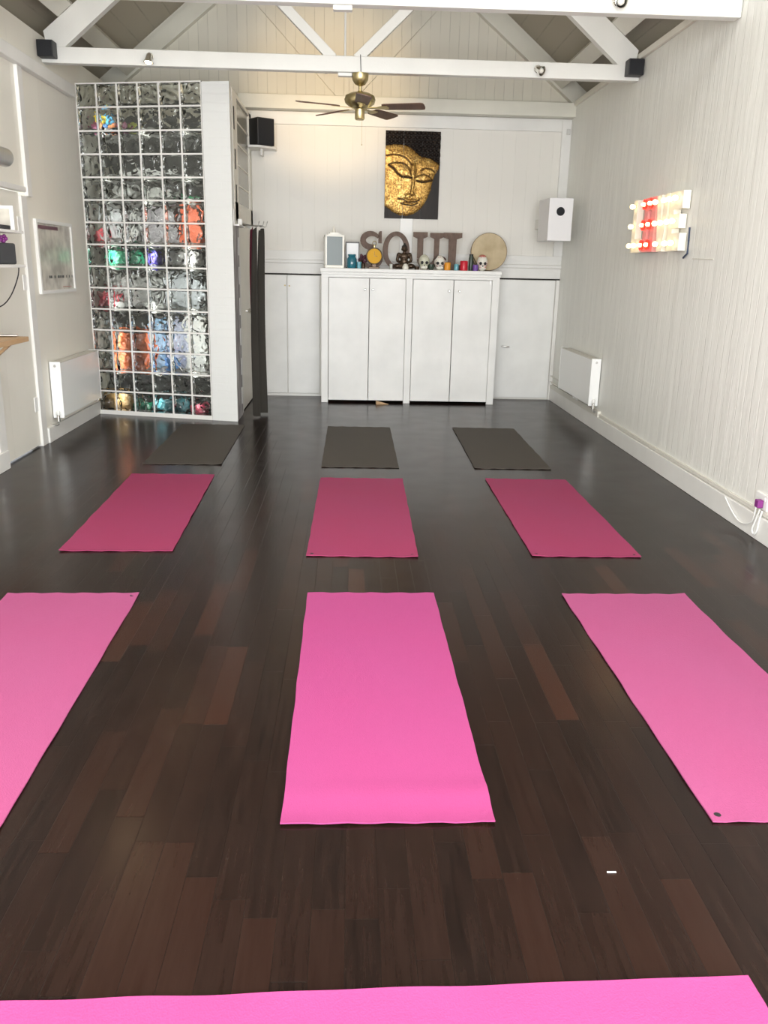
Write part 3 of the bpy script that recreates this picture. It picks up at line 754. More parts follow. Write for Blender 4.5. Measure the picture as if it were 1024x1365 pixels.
# SOUL letters
YL = 9.985; LH = .405
def lf(ox):
    return lambda a, z, y: (ox+a, y, ZT+z)
def letter(name, label, fn_build, x):
    b = MB(); fn_build(b, lf(0)); o = b.build(name, M['letter'], None, False, None)
    o.location = (x, YL, 0); return tag(o, label, 'letter')
def strip(b, f, pts, ws, h0=0, h1=.03):
    """centre line with varying width, as quads joined in one closed prism"""
    P = [Vector((p[0], p[1])) for p in pts]; Lf, Rt = [], []
    for i, p in enumerate(P):
        d_ = (P[min(i+1, len(P)-1)]-P[max(i-1, 0)]).normalized(); nrm = Vector((-d_.y, d_.x))
        Lf.append(p+nrm*ws[i]/2); Rt.append(p-nrm*ws[i]/2)
    n = len(P); vs = []
    for q in (Lf, Rt):
        for h in (h0, h1): vs += [f(v.x, v.y, h) for v in q]
    fc = []
    for i in range(n-1):
        fc += [(i, i+1, 2*n+i+1, 2*n+i), (n+i, 3*n+i, 3*n+i+1, n+i+1), (i, n+i, n+i+1, i+1), (2*n+i, 2*n+i+1, 3*n+i+1, 3*n+i)]
    fc += [(0, 2*n, 3*n, n), (n-1, 2*n-1, 4*n-1, 3*n-1)]
    b._add(vs, fc)
def bS(b, f):
    pts, ws = [], []
    for k in range(15):                      # upper bowl
        a = math.radians(25+k*(245/14)); pts.append((.0+.092*math.cos(a), .305+.072*math.sin(a))); ws.append(.03+.035*math.sin(min(1, k/7)*PI/2))
    for k in range(1, 16):                   # lower bowl
        a = math.radians(90-k*(255/15)); pts.append((.005+.100*math.cos(a), .112+.090*math.sin(a)-.0)); ws.append(.065-.03*(k/15)**2)
    strip(b, f, pts, ws)
    b.prism([(.080, .275), (.118, .275), (.118, .405), (.095, .405), (.080, .385)], 0, .03, f)
    b.prism([(-.118, .0), (-.095, .0), (-.080, .02), (-.080, .13), (-.118, .13)], 0, .03, f)
def bO(b, f):
    n = 40; vs = []
    for h in (0, .03):
        for rx, rz in ((.152, .203), (.094, .155)):
            vs += [f(rx*math.cos(2*PI*k/n), .203+rz*math.sin(2*PI*k/n), h) for k in range(n)]
    fc = []
    for k in range(n):
        k2 = (k+1) % n
        fc += [(k, k2, n+k2, n+k), (2*n+k, 3*n+k, 3*n+k2, 2*n+k2), (k, 2*n+k, 2*n+k2, k2), (n+k, n+k2, 3*n+k2, 3*n+k)]
    b._add(vs, fc)
def bU(b, f):
    # left stem, right stem, bowl, serifs
    b.prism([(-.170, .405), (-.008, .405), (-.008, .355), (-.055, .335), (-.055, .12), (-.122, .12), (-.122, .335), (-.170, .355)], 0, .03, f)
    b.prism([(.020, .400), (.175, .400), (.175, .355), (.128, .335), (.122, .12), (.068, .12), (.068, .335), (.020, .355)], 0, .03, f)
    pts = [(.0+.0925*math.cos(a), .12+.085*math.sin(a)) for a in [PI+k*PI/14 for k in range(15)]]
    strip(b, f, pts, [.062-.0*k for k in range(15)])
def bL(b, f):
    b.prism([(-.105, .405), (.105, .405), (.105, .355), (.045, .335), (.040, .06), (.10, .06), (.115, .10), (.135, .10), (.135, 0), (-.085, 0), (-.085, .045), (-.045, .06), (-.045, .335), (-.105, .355)], 0, .03, f)
letter('letter_s', 'brown wooden letter S standing on the cabinet', bS, .220)
letter('letter_o', 'brown wooden letter O standing behind the Buddha statue', bO, .502)
letter('letter_u', 'brown wooden letter U behind the pale skulls', bU, .862)
letter('letter_l', 'brown wooden letter L at the end of the word on the cabinet', bL, 1.138)

# seated Buddha statuette
t = thing('buddha_statue', 'small dark seated Buddha statue in front of the letter O', 'statue', (.592, 9.925, ZT))
b = MB()
b.ball((0, 0, .03), (.105, .06, .030), 20)
for s_ in (-1, 1):
    b.ball((s_*.075, -.01, .035), (.05, .045, .028), 14)
    b.bar((s_*.095, -.01, .04), (-s_*.02, -.055, .03), .04, .04)
    b.ball((s_*.058, 0, .155), (.028, .026, .026), 12)
    b.cyl((s_*.068, 0, .155), (s_*.080, -.01, .09), .019, 10, .016); b.cyl((s_*.080, -.01, .09), (s_*.015, -.055, .062), .016, 10, .012)
b.ball((0, 0, .085), (.045, .036, .055), 18); b.ball((0, 0, .14), (.058, .034, .04), 18)
b.cyl((0, 0, .165), (0, 0, .205), .017, 12); b.ball((0, -.002, .222), (.030, .031, .037), 18)
b.ball((0, -.031, .218), (.005, .006, .008), 8)
b.ball((0, -.055, .062), (.030, .018, .012), 12)
for s_ in (-1, 1): b.ball((s_*.030, 0, .215), (.005, .008, .016), 8)
o = b.build('figure', M['bronze'], t, True)
md = o.modifiers.new('r', 'REMESH'); md.mode = 'VOXEL'; md.voxel_size = .0035; md.use_smooth_shade = True
b = MB(); b.ball((0, .003, .240), (.031, .031, .024), 14); b.ball((0, .003, .268), (.014, .014, .016), 10)
b.build('hair', mat('statue_black_hair', (.015, .012, .010), .5), t, True)
pot('tealight_holder', 'small white tealight holder in front of the Buddha statue', 'tealight holder', .602, 9.822, [(.032, 0), (.036, .02), (.026, .05), (.012, .062)], M['ceramic'])
pot('stone_bowl', 'small dark bowl between the first two skulls', 'bowl', .895, 9.90, [(.022, 0), (.036, .03), (.036, .06), (.03, .06), (.02, .02)], M['green'])
pot('incense_cup', 'small dark cup between Buddha statue and first skull', 'cup', .735, 9.91, [(.025, 0), (.03, .035), (.024, .035), (.02, .01)], M['bronze'])

def skull(x, label, mtl, marks, top=None, w=.062, h=.165):
    t = thing('sugar_skull', label, 'skull', (x, 9.885, ZT), 0, 'decorated ceramic skulls')
    b = MB(); n = 28; m = 18; vs = []; f = []
    for i in range(m+1):
        th = PI*i/m
        for k in range(n):
            a = 2*PI*k/n; ca, sa = math.cos(a), math.sin(a)
            z = -math.cos(th); r = math.sin(th)
            if z < -.05:
                q = min(1, (-z-.05)/.4); r = max(r*1.0, .01)
                rx = w*(1-.22*q); ry = w*(1-.10*q)
                r = r**.55
            else: rx = w; ry = w*1.05
            px, py = rx*r*ca, ry*r*sa
            if sa < 0 and -.35 < z < .15:   # sockets
                for sx in (-1, 1):
                    dd = ((px-sx*w*.42)/(w*.30))**2+((z+.10)/.22)**2
                    py += .014*math.exp(-dd*1.5)*1.3
                dd = (px/(w*.14))**2+((z+.40)/.12)**2; py += .012*math.exp(-dd)
            vs.append((px, py, h/2+z*h/2))
    for i in range(m):
        for k in range(n): f.append((i*n+k, i*n+(k+1) % n, (i+1)*n+(k+1) % n, (i+1)*n+k))
    b._add(vs, f); b.build('cranium', mtl, t, True)
    zc = h/2
    e = MB()
    for sx in (-1, 1): e.ball((sx*w*.42, -w*.86, zc-.006), (w*.27, .014, .017), 14)
    e.build('eye_sockets', M['black'], t, True)
    MB().ball((0, -w*.93, zc-.034), (.006, .008, .009), 8).build('nose_cavity', M['black'], t, True)
    e = MB(); 
    for k in range(-3, 4): e.box(k*.010-.0035, k*.010+.0035, -w*.92, -w*.72, .016, .036, bev=.001)
    e.build('teeth', M['ceramic'], t)
    e = MB(); c_, kind_ = marks
    for sx in (-1, 1):
        for k in range(9):
            a = 2*PI*k/9; e.ball((sx*w*.42+w*.38*math.cos(a), -w*.88+.006*abs(math.cos(a))+(.006 if math.cos(a)*sx > 0 else 0), zc-.004+.027*math.sin(a)), .0045, 6)
    if kind_: e.tube([(w*.62*math.cos(a), -w*.80, .045+.012*math.sin(a)) for a in [PI+k*PI/8 for k in range(9)]], .003, 6)
    for k in range(5): e.ball((w*.3*math.cos(k*2*PI/5), -w*.70, h*.80+.010*math.sin(k*2*PI/5)), .005, 6)
    e.build('painted_marks', c_, t, True)
    if top: MB().ball((0, .002, h*.86), (w*.72, w*.75, h*.15), 16).build('painted_crown', top, t, True)
skull(.813, 'bone white skull with green tint, just right of the Buddha statue', M['ceramic2'], (mat('olive_glaze', (.20, .22, .10), .4), 0))
skull(.988, 'white painted skull with a dark band over its brow, left of the orange candle', M['ceramic'], (mat('dark_red_glaze', (.25, .05, .05), .4), 1), None, .062, .16)
skull(1.468, 'white skull with red patterns in front of the drum', M['ceramic'], (M['red'], 1), mat('faded_red_glaze', (.50, .16, .12), .4), .060, .175)
o = MB().tube([(.988+.064*math.cos(a), 9.885-.022, ZT+.105+.038*math.sin(a)) for a in [k*PI/12 for k in range(13)]], .008, 8).build('skull_headband', mat('dark_brown_band', (.06, .035, .03), .5), None, True)
tag(o, 'dark band resting around the brow of the second skull', 'headband')
def candle(x, r, h, m, label, y=9.885):
    t = thing('pillar_candle', label, 'candle', (x, y, ZT), 0, 'small coloured candles')
    MB().lathe([(r*.96, 0), (r, .01), (r, h-.008), (r*.9, h), (r*.6, h-.004), (.001, h-.006)], 20).build('wax', m, t, True)
    MB().cyl((0, 0, h-.006), (0, 0, h+.008), .0018, 6).build('wick', M['black'], t)
candle(1.077, .036, .085, M['orange'], 'round orange candle right of the second skull')
candle(1.178, .027, .068, M['aqua'], 'short turquoise candle left of the red one')
candle(1.262, .044, .105, M['red'], 'bright red candle in the row on the cabinet')
candle(1.390, .030, .066, M['purple'], 'short purple candle beside the red patterned skull', 9.86)
t = thing('bottle', 'narrow dark green bottle behind the purple candle', 'bottle', (1.347, 9.93, ZT))
MB().lathe([(.024, 0), (.026, .01), (.026, .135), (.022, .15), (.021, .165)], 16).build('glass', M['green'], t, True)
MB().lathe([(.023, .1652), (.023, .178)], 12).build('cap', M['black'], t, True)
o = MB().cyl((0, 0, 0), (-.085, .03, .165), .005, 8).build('drum_beater', M['bronze'], None, True, (1.455, 9.955, ZT)); tag(o, 'thin dark stick leaning between the green bottle and drum', 'stick')
# frame drum
t = thing('frame_drum', 'round tan skin frame drum leaning on the wall at right of the ornaments', 'drum', (1.562, 10.02, ZT+.005), 0)
t.rotation_euler.x = math.radians(-6)
TT = Matrix.Translation((0, 0, .208)) @ Matrix.Rotation(PI/2, 4, 'X')
MB().lathe([(.205, -.05), (.207, 0), (.203, .004), (.198, 0), (.198, -.05)], 48, TT, cap=False).build('hoop', mat('drum_hoop_wood', (.16, .10, .06), .5), t, True)
MB().lathe([(.202, .0005), (.202, .0035), (.001, .0035)], 48, TT).build('skin', M['drum'], t, True)

# ------------------------------------------------------------ Buddha wall panel (three carved boards)
wa = thing('carved_wall_panel', 'gold and black carved Buddha face on three wooden boards on the back wall', 'wall art', (.68, YB-.02, 2.057))
PWd, PHt = .620, .930
def P(px, py):   # crop pixel -> panel u, v (v down)
    v = (py-112)/1018.; xl = 217-27*v; return ((px-xl)/(617-5*v), v)
def seg_d(u, v, pts):
    best = 9; asp = PHt/PWd
    for (a, b_) in zip(pts, pts[1:]):
        ax, ay, bx, by = a[0], a[1]*asp, b_[0], b_[1]*asp; dx, dy = bx-ax, by-ay
        t_ = max(0, min(1, ((u-ax)*dx+(v*asp-ay)*dy)/(dx*dx+dy*dy+1e-12)))
        best = min(best, math.hypot(u-ax-t_*dx, v*asp-ay-t_*dy))
    return best
face = [P(*q) for q in ((190, 290), (300, 268), (400, 268), (470, 290), (530, 335), (590, 395), (640, 405), (720, 425), (810, 490), (800, 545), (760, 610), (735, 690), (715, 790), (670, 900), (610, 1000), (520, 1070), (440, 1095), (370, 1090), (300, 1060), (235, 1010), (170, 960), (150, 600))]
def inside(u, v, poly):
    c = False; j = len(poly)-1
    for i in range(len(poly)):
        if (poly[i][1] > v) != (poly[j][1] > v) and u < (poly[j][0]-poly[i][0])*(v-poly[i][1])/(poly[j][1]-poly[i][1])+poly[i][0]: c = not c
        j = i
    return c
L_ = lambda *q: [P(*a) for a in q]
brows = [L_((225, 400), (290, 385), (370, 392), (430, 415), (480, 465), (500, 500)), L_((610, 560), (660, 535), (720, 545), (770, 580))]
lids = [L_((250, 500), (310, 480), (390, 480), (440, 500), (480, 550), (492, 620)), L_((545, 640), (590, 620), (640, 605), (700, 630), (740, 670))]
eyes = [L_((250, 510), (300, 545), (340, 600), (395, 640), (450, 642), (500, 650)), L_((560, 685), (620, 697), (670, 690), (735, 672))]
nose = [L_((500, 650), (495, 740), (480, 830), (430, 850)), L_((545, 660), (535, 760), (520, 800), (540, 850), (505, 870), (480, 875))]
mouth = [L_((350, 895), (400, 900), (450, 935), (500, 945), (560, 920), (590, 905)), L_((380, 950), (440, 970), (510, 975), (570, 945)), L_((400, 900), (430, 880), (470, 900), (500, 890), (560, 900))]
chin = [L_((400, 1010), (470, 1020), (530, 1000))]
ridge = L_((520, 520), (518, 620), (515, 740), (505, 830)); lowlip = L_((420, 950), (480, 962), (540, 945)); uplip = L_((410, 905), (470, 918), (550, 912))
lidblob = [L_((330, 520), (400, 560), (460, 600)), L_((600, 655), (680, 650))]
for k in range(3):
    u0, u1 = k/3+.0025, (k+1)/3-.0025; nx, nz = 64, 250
    vs, f, mi = [], [], []
    info = {}
    for j in range(nz+1):
        for i in range(nx+1):
            u = u0+(u1-u0)*i/nx; v = j/nz
            ins = inside(u, v, face); h = .0
            if ins:
                e = seg_d(u, v, face+[face[0]]); h = .028*min(1, e/.16)**.5
                h += .016*math.exp(-(seg_d(u, v, ridge)/.045)**2)
                h += .010*math.exp(-(seg_d(u, v, lowlip)/.03)**2)+.010*math.exp(-(seg_d(u, v, uplip)/.022)**2)
                for q in lidblob: h += .008*math.exp(-(seg_d(u, v, q)/.07)**2)
                for q in brows+lids: h -= .008*math.exp(-(seg_d(u, v, q)/.011)**2)
                for q in eyes: h -= .014*math.exp(-(seg_d(u, v, q)/.014)**2)
                for q in nose+mouth: h -= .007*math.exp(-(seg_d(u, v, q)/.013)**2)
                dk_ = min([seg_d(u, v, q) for q in eyes])
                info[(i, j)] = 2 if dk_ < .0135 or min(seg_d(u, v, q) for q in mouth[:1]+mouth[1:2]) < .007 or min(seg_d(u, v, q) for q in brows+lids) < .005 else 1
            else:
                info[(i, j)] = 0
                if v < .42:
                    fu, fv = u*14, v*21; ri = math.floor(fv); fu2 = fu+(.5 if ri % 2 else 0)
                    dd = math.hypot(fu2-math.floor(fu2)-.5, fv-ri-.5); h = .022*max(0, 1-(dd/.48)**2)**.5 if dd < .48 else 0
            vs.append(((u-.5)*PWd, -.004-h, (1-v)*PHt))
    n0 = len(vs)
    for j in (0, nz):
        for i in range(nx+1): vs.append(((u0+(u1-u0)*i/nx-.5)*PWd, .016, (1-j/nz)*PHt))
    b = MB(); bv, _ = b._add(vs, [])
    W_ = nx+1
    for j in range(nz):
        for i in range(nx):
            a = j*W_+i; q = b.bm.faces.new([bv[a], bv[a+W_], bv[a+W_+1], bv[a+1]])
            q.material_index = max(0, info[(i, j)]) if info[(i, j)] != 0 else 0
    for i in range(nx):
        b.bm.faces.new([bv[i], bv[i+1], bv[n0+i+1], bv[n0+i]]); a = nz*W_+i; b.bm.faces.new([bv[a+1], bv[a], bv[n0+W_+i], bv[n0+W_+i+1]])
    b.bm.faces.new([bv[j*W_] for j in range(nz+1)]+[bv[n0+W_], bv[n0]])
    b.bm.faces.new([bv[j*W_+nx] for j in range(nz, -1, -1)]+[bv[n0+nx], bv[n0+W_+nx]])
    b.bm.faces.new([bv[n0], bv[n0+W_], bv[n0+W_+nx], bv[n0+nx]])
    o = b.build('carved_board', [M['ebony'], M['goldface'], M['goldcrease']], wa, True)

# ------------------------------------------------------------ ceiling fan
fx, fy = .06, 8.0
fan = thing('ceiling_fan', 'brass ceiling fan with five brown blades hanging from the roof beam', 'ceiling fan', (fx, fy, 2.70))
MB().lathe([(.012, .30), (.045, .315), (.068, .35), (.072, .385), (.072, .398)], 28).build('canopy', M['brass'], fan, True)
MB().cyl((0, 0, .24), (0, 0, .31), .013, 12).build('downrod', M['brass'], fan, True)
MB().lathe([(.02, .265), (.03, .25), (.085, .245), (.125, .225), (.135, .195), (.125, .165), (.09, .14), (.075, .13)], 36).build('motor_housing', M['brass'], fan, True)
MB().lathe([(.075, .14), (.062, .125), (.042, .12), (.042, .045), (.034, .035), (.001, .035)], 28).build('switch_housing', M['brass'], fan, True)
MB().cyl((.02, -.02, -.16), (.02, -.02, .05), .0012, 5).ball((.02, -.02, -.165), .005, 8).build('pull_chain', M['brass'], fan, True)
for k in range(5):
    a = math.radians(-15+72*k)
    R_ = Matrix.Rotation(a, 4, 'Z') @ Matrix.Rotation(math.radians(-12), 4, 'X')
    b = MB(); pts = [(.20, -.045), (.22, -.056), (.54, -.066), (.56, -.058), (.568, -.03), (.568, .03), (.56, .058), (.54, .066), (.22, .056), (.20, .045)]
    b.prism(pts, -.004, .004, lambda x, y, z: tuple(Matrix.Translation((0, 0, .135)) @ R_ @ Vector((x, y, z))))
    bl = b.build('blade', M['blade'], fan)
    b = MB()
    f_ = lambda x, y, z: tuple(Matrix.Translation((0, 0, .135)) @ R_ @ Vector((x, y, z)))
    b.prism([(.06, -.012), (.15, -.014), (.20, -.034), (.245, -.034), (.26, 0), (.245, .034), (.20, .034), (.15, .014), (.06, .012)], -.009, -.0045, f_)
    b.build('blade_iron', M['brass'], bl, True)
MB().tube([(.005, -.05, .40), (.003, -.055, .46), (.0, -.05, .535)], .003, 6).build('supply_cable', M['black'], fan)

# ------------------------------------------------------------ speakers
def small_speaker(x, side):
    t = thing('satellite_speaker', 'small black cube speaker at the %s end of the roof beam' % side, 'speaker', (x, 7.90, 3.125), 0, 'black cube speakers on the roof beam')
    MB().box(-.066, .066, -.06, .053, 0, .125, bev=.006).build('case', M['black'], t)
    MB().box(-.058, .058, -.064, -.0602, .008, .117, bev=.001).build('grille', M['blackgrille'], t)
small_speaker(-2.53, 'left'); small_speaker(2.388, 'right')
t = thing('bookshelf_speaker', 'black speaker on a small white shelf in the upper left corner of the back wall', 'speaker', (-1.005, 10.12, 2.765), math.radians(36))
MB().box(-.105, .105, -.115, .085, 0, .275, bev=.008).build('case', M['black'], t)
MB().box(-.097, .097, -.120, -.1152, .01, .265, bev=.002).build('grille', M['blackgrille'], t)
t = thing('speaker_shelf', 'small white shelf carrying the black speaker', 'shelf', (-1.0, YB, 2.735))
MB().prism([(-.13, -.002), (-.13, -.33), (.0, -.33), (.155, -.17), (.155, -.002)], .004, .026, lambda a, y, z: (a, y, z)).build('board', M['white'], t)
MB().box(-.01, .01, -.2, -.03, -.06, .0035).build('bracket', M['white'], t)
# white box speaker in the right corner
t = thing('corner_speaker', 'white box speaker with a round black port high in the right corner', 'speaker', (2.195, 9.62, 1.825), math.radians(2))
MB().box(-.128, .128, -.22, .22, 0, .43, bev=.006).build('case', mat('speaker_white', (.80, .79, .80), .4), t)
TT = Matrix.Translation((-.005, -.2205, .295)) @ Matrix.Rotation(PI/2, 4, 'X')
MB().lathe([(.044, -.002), (.044, .004), (.034, .006), (.001, .002)], 28, TT).build('driver', M['blackgrille'], t, True)
MB().box(-.05, .05, .2205, .676, .15, .25).build('wall_bracket', M['white'], t)
o = MB().box(-.02, .02, -.02, 0, -.03, .03, bev=.004).build('small_bracket', M['steel'], None, False, (2.425, YB-.031, 3.02)); tag(o, 'tiny dark metal bracket at the top right corner of the back wall', 'bracket')

# ------------------------------------------------------------ radiators
def radiator(x_wall, sg, ynear, yfar, z0, z1, label):
    """sg=+1: mounted on the left wall (room is at +x)"""
    t = thing('radiator', label, 'radiator', (x_wall, (ynear+yfar)/2, z0), 0, 'white panel radiators')
    L = (yfar-ynear)/2; H = z1-z0
    def bx(xa, xb, *r, **k):
        a, c = sorted((sg*xa, sg*xb)); return MB().box(a, c, *r, **k)
    MB_ = bx(.088, .1, -L+.004, L-.004, 0.012, H-.012, bev=.004); MB_.build('front_panel', M['radiator'], t)
    bx(.015, .03, -L+.02, L-.02, .02, H-.02).build('rear_panel', M['radiator'], t)
    g = bx(.012, .099, -L+.006, L-.006, H-.012, H-.004)
    g.build('top_grille', M['grille'], t)
    g = MB()
    nf = 30
    for k in range(nf):
        y = -L+.03+(2*L-.06)*k/(nf-1); a, c = sorted((sg*.0305, sg*.0875)); g.box(a, c, y-.001, y+.001, .03, H-.03)
    g.build('fins', M['grille'], t)
    for yy in (-1, 1):
        a, c = sorted((yy*(L-.003), yy*(L+.003)))
        e = bx(.008, .102, a, c, .004, H, bev=.002).build('end_panel', M['radiator'], t)
        if yy < 0:
            TT = Matrix.Translation((sg*.055, -L-.003, H-.035)) @ Matrix.Rotation(PI/2, 4, 'X')
            MB().lathe([(.012, 0), (.012, .003), (.008, .004), (.001, .002)], 16, TT).build('vent_plug', M['steel'], e, True)
    v = MB().cyl((sg*.06, -L-.003, .03), (sg*.06, -L-.035, .03), .010, 12).cyl((sg*.06, -L-.03, -.02), (sg*.06, -L-.03, .03), .013, 12).build('valve', M['chrome'], t, True)
    MB().lathe([(.012, 0), (.016, .006), (.016, .032), (.010, .04)], 16, Matrix.Translation((sg*.06, -L-.03, .034))).build('valve_cap', M['plastic'], v, True)
    MB().tube([(sg*.06, -L-.03, -.02), (sg*.06, -L-.03, -.045), (sg*.045, -L-.03, -.055), (sg*.0, -L-.03, -.055)], .008).build('pipe', M['steel'], t, True)
    return t
radiator(XL, 1, 7.48, 8.63, .185, .675, 'white panel radiator on the left wall beside the glass blocks')
radiator(XR, -1, 8.30, 9.57, .235, .70, 'white panel radiator on the right wall near the far corner')
t = thing('heating_pipe', 'pale pipe running low along the right wall from the radiator into the corner', 'pipe')
MB().tube([(XR-.035, 8.6, .215), (XR-.035, 9.3, .222), (XR-.035, 10.25, .225)], .009).build('pipe', M['grille'], t, True)
MB().tube([(XR-.028, 9.75, .285), (XR-.028, 10.26, .295)], .008).build('pipe', M['grille'], t, True)
for y in (8.95, 9.08, 10.18): MB().cyl((XR-.035, y, .215), (XR-.035, y+.03, .215), .018, 12).build('pipe_fitting', M['plastic'], t, True)

# ------------------------------------------------------------ illuminated LOVE sign on the right wall
XF = 2.395   # front face of the letters
def sf(ycen):
    return lambda a, z, d: (d, ycen-a, 1.680+z)   # seen from the room: a runs to the right = toward the camera
def rect_poly(*r): return r
def sign_letter(name, label, yc, polys, m, bulbs, bm, dy=.06):
    t = thing(name, label, 'light-up letter', (XF+.03, yc, 1.68), 0, 'light-up letters on the right wall')
    f = lambda a, z, d: (d-.03, -a, z)
    b = MB()
    for p in polys: b.prism(p, 0, .055, f)
    b.build('letter_body', m, t)
    for (a, z) in bulbs:
        s_ = MB().cyl((-.0302, -a, z), (-.038, -a, z), .014, 12).build('bulb_socket', M['chrome'] if m is not M['signred'] else M['red'], t, True)
        kr = .72 if m is M['signred'] else .92
        MB().lathe([(.010*kr, 0), (.018*kr, .008), (.022*kr, .022), (.018*kr, .036), (.008*kr, .042), (.001, .043)], 14, Matrix.Translation((-.0385, -a, z)) @ Matrix.Rotation(-PI/2, 4, 'Y')).build('bulb', bm, t, True)
        if m is M['signred']:
            MB().lathe([(.024, 0), (.038, .010), (.041, .026), (.036, .026), (.034, .012), (.024, .004)], 18, Matrix.Translation((-.032, -a, z)) @ Matrix.Rotation(-PI/2, 4, 'Y'), cap=False).build('bulb_cup', M['bulbred'], t, True)
    return t
H = .42
R4 = lambda a0, a1, z0, z1: [(a0, z0), (a1, z0), (a1, z1), (a0, z1)]
K4 = .88
def sc4(P): return [[(a*K4, z) for a, z in p] for p in P]
def sb4(P): return [(a*K4, z) for a, z in P]
sign_letter('light_up_letter_l', 'light-up letter L with warm bulbs, far left of the sign', 7.43, sc4([R4(-.15, -.04, 0, H), R4(-.0399, .14, 0, .11)]), M['signwhite'], sb4([(-.09, .37), (-.09, .21), (-.09, .055), (.05, .055)]), M['bulb'])
sign_letter('light_up_letter_o', 'red light-up letter O with red ringed bulbs, second in the sign', 7.145, sc4([R4(-.15, -.045, 0, H), R4(.045, .15, 0, H), R4(-.045, .045, 0, .10), R4(-.045, .045, H-.10, H)]), M['signred'], sb4([(-.09, .37), (.08, .37), (-.09, .21), (.08, .21), (-.09, .055), (.08, .055)]), M['bulb'])
sign_letter('light_up_letter_v', 'light-up letter V with warm bulbs, third in the sign', 6.86, sc4([[(-.155, H), (-.045, H), (.0, .18), (.045, H), (.155, H), (.06, 0), (-.06, 0)]]), M['signwhite'], sb4([(-.11, .37), (.11, .37), (-.07, .21), (.07, .21), (0, .055)]), M['bulb'])
sign_letter('light_up_letter_e', 'light-up letter E with warm bulbs, nearest the camera', 6.575, sc4([R4(-.145, -.04, 0, H), R4(-.0399, .145, 0, .125), R4(-.0399, .145, H-.125, H), R4(-.0399, .10, .16, .26)]), M['signwhite'], sb4([(-.09, .37), (.05, .37), (-.09, .21), (.03, .21), (-.09, .055), (.05, .055)]), M['bulb'])
o = MB().tube([(XR-.012, 6.40, 1.84), (XR-.02, 6.37, 1.75), (XR-.012, 6.39, 1.66), (XR-.012, 6.46, 1.63)], .007).build('sign_cable', mat('blue_black_cable', (.03, .05, .10), .5), None, True)
tag(o, 'dark blue cable hanging down beside the light-up sign', 'cable')
o = MB().tube([(XR-.003, 6.30, 1.622), (XR-.003, 5.93, 1.615)], .003, 6).build('surface_wire', M['grille'], None, True); tag(o, 'thin pale wire running flat along the right wall below the sign', 'wire')

# socket and white cable near the right edge
t = thing('wall_socket', 'white wall socket low on the right wall at the photo edge', 'socket', (XR, 4.78, .23))
MB().box(-.012, -.0005, -.075, .075, -.045, .045, bev=.003).build('face_plate', M['plastic'], t)
MB().box(-.016, -.0121, -.05, -.03, .01, .03, bev=.001).build('switch', M['plastic'], t)
t2 = thing('plug', 'purple plug pushed into the socket on the right wall', 'plug', (XR-.0165, 4.76, .22))
MB().box(-.035, 0, -.022, .022, -.024, .024, bev=.005).build('body', M['plug'], t2)
def arc(pts, n=8):
    out = []
    for i in range(len(pts)-1):
        p0 = Vector(pts[max(i-1, 0)]); p1 = Vector(pts[i]); p2 = Vector(pts[i+1]); p3 = Vector(pts[min(i+2, len(pts)-1)])
        for k in range(n):
            s_ = k/n; out.append(.5*((2*p1)+(p2-p0)*s_+(2*p0-5*p1+4*p2-p3)*s_*s_+(3*p1-p0-3*p2+p3)*s_**3))
    out.append(Vector(pts[-1])); return out
xw = XR-.038
o = MB().tube(arc([(xw, 5.20, .142), (xw, 5.10, .09), (xw, 4.98, .05), (xw, 4.88, .06), (xw, 4.80, .105), (xw-.01, 4.76, .20)]), .0045).build('power_cable', M['plastic'], None, True)
tag(o, 'white cable drooping in a curve along the right skirting board', 'cable')
o = MB().tube(arc([(xw, 4.73, .19), (xw, 4.77, .10), (xw, 4.79, .05), (xw, 4.76, .03), (xw, 4.73, .06), (xw, 4.72, .12), (xw, 4.70, .19)]), .0055).build('power_cable', M['plastic'], None, True)
tag(o, 'white cable hanging in a small loop under the right wall socket', 'cable')

# ------------------------------------------------------------ left wall: door, poster, shelves, lamp
d = struct(MB().box(XL-.05, XL-.01, 6.40, 7.17, .015, 2.02, bev=.003).build('door_2', M['lwall']))
struct(MB().box(XL-.06, XL+.012, 7.17, 7.29, 0, 2.0, bev=.004).build('trim_18', M['white']))
for z in (.30, 1.28, 1.72): MB().box(XL-.012, XL-.004, 7.10, 7.168, z, z+.12, bev=.002).build('hinge', M['plastic'], d)
struct(MB().box(XL, XL+.03, 6.24, 6.38, 0.14, 1.98, bev=.004).build('trim_19', M['white']))
t = thing('framed_timetable', 'white framed poster hanging on the left wall above the radiator', 'poster', (XL, 7.88, 1.24), 0)
PH = .60; PW = .46
b = MB()
for a in ((.0, .025, -PW, -PW+.028, 0, PH), (.0, .025, PW-.028, PW, 0, PH), (.0, .025, -PW+.028, PW-.028, 0, .028), (.0, .025, -PW+.028, PW-.028, PH-.028, PH)): b.box(*a)
b.build('frame', M['plastic'], t)
def poster_mat():
    m = mat('printed_poster', (.42, .40, .34), .25); q = NT(m)
    n = q.noise(7, 2); q.color(q.ramp(n, [(.35, (.40, .38, .33)), (.5, (.52, .49, .43)), (.7, (.66, .63, .55))])); return m
MB().box(.004, .012, -PW+.028, PW-.028, .028, PH-.028).build('print', poster_mat(), t)
MB().box(.0121, .0128, -PW+.05, .10, PH-.075, PH-.045).build('title_band', mat('plum_ink', (.14, .06, .08), .5), t)
b = MB(); rg = random.Random(2); y = -.22
while y < .40:
    w_ = rg.choice((.03, .045, .02)); b.box(.0121, .0127, y, y+w_, .125, .148); y += w_+rg.choice((.012, .06))
b.build('text_line', M['black'], t)
MB().box(.0121, .0127, .12, .36, .045, .052).build('red_line', mat('dull_red_ink', (.30, .10, .07), .5), t)

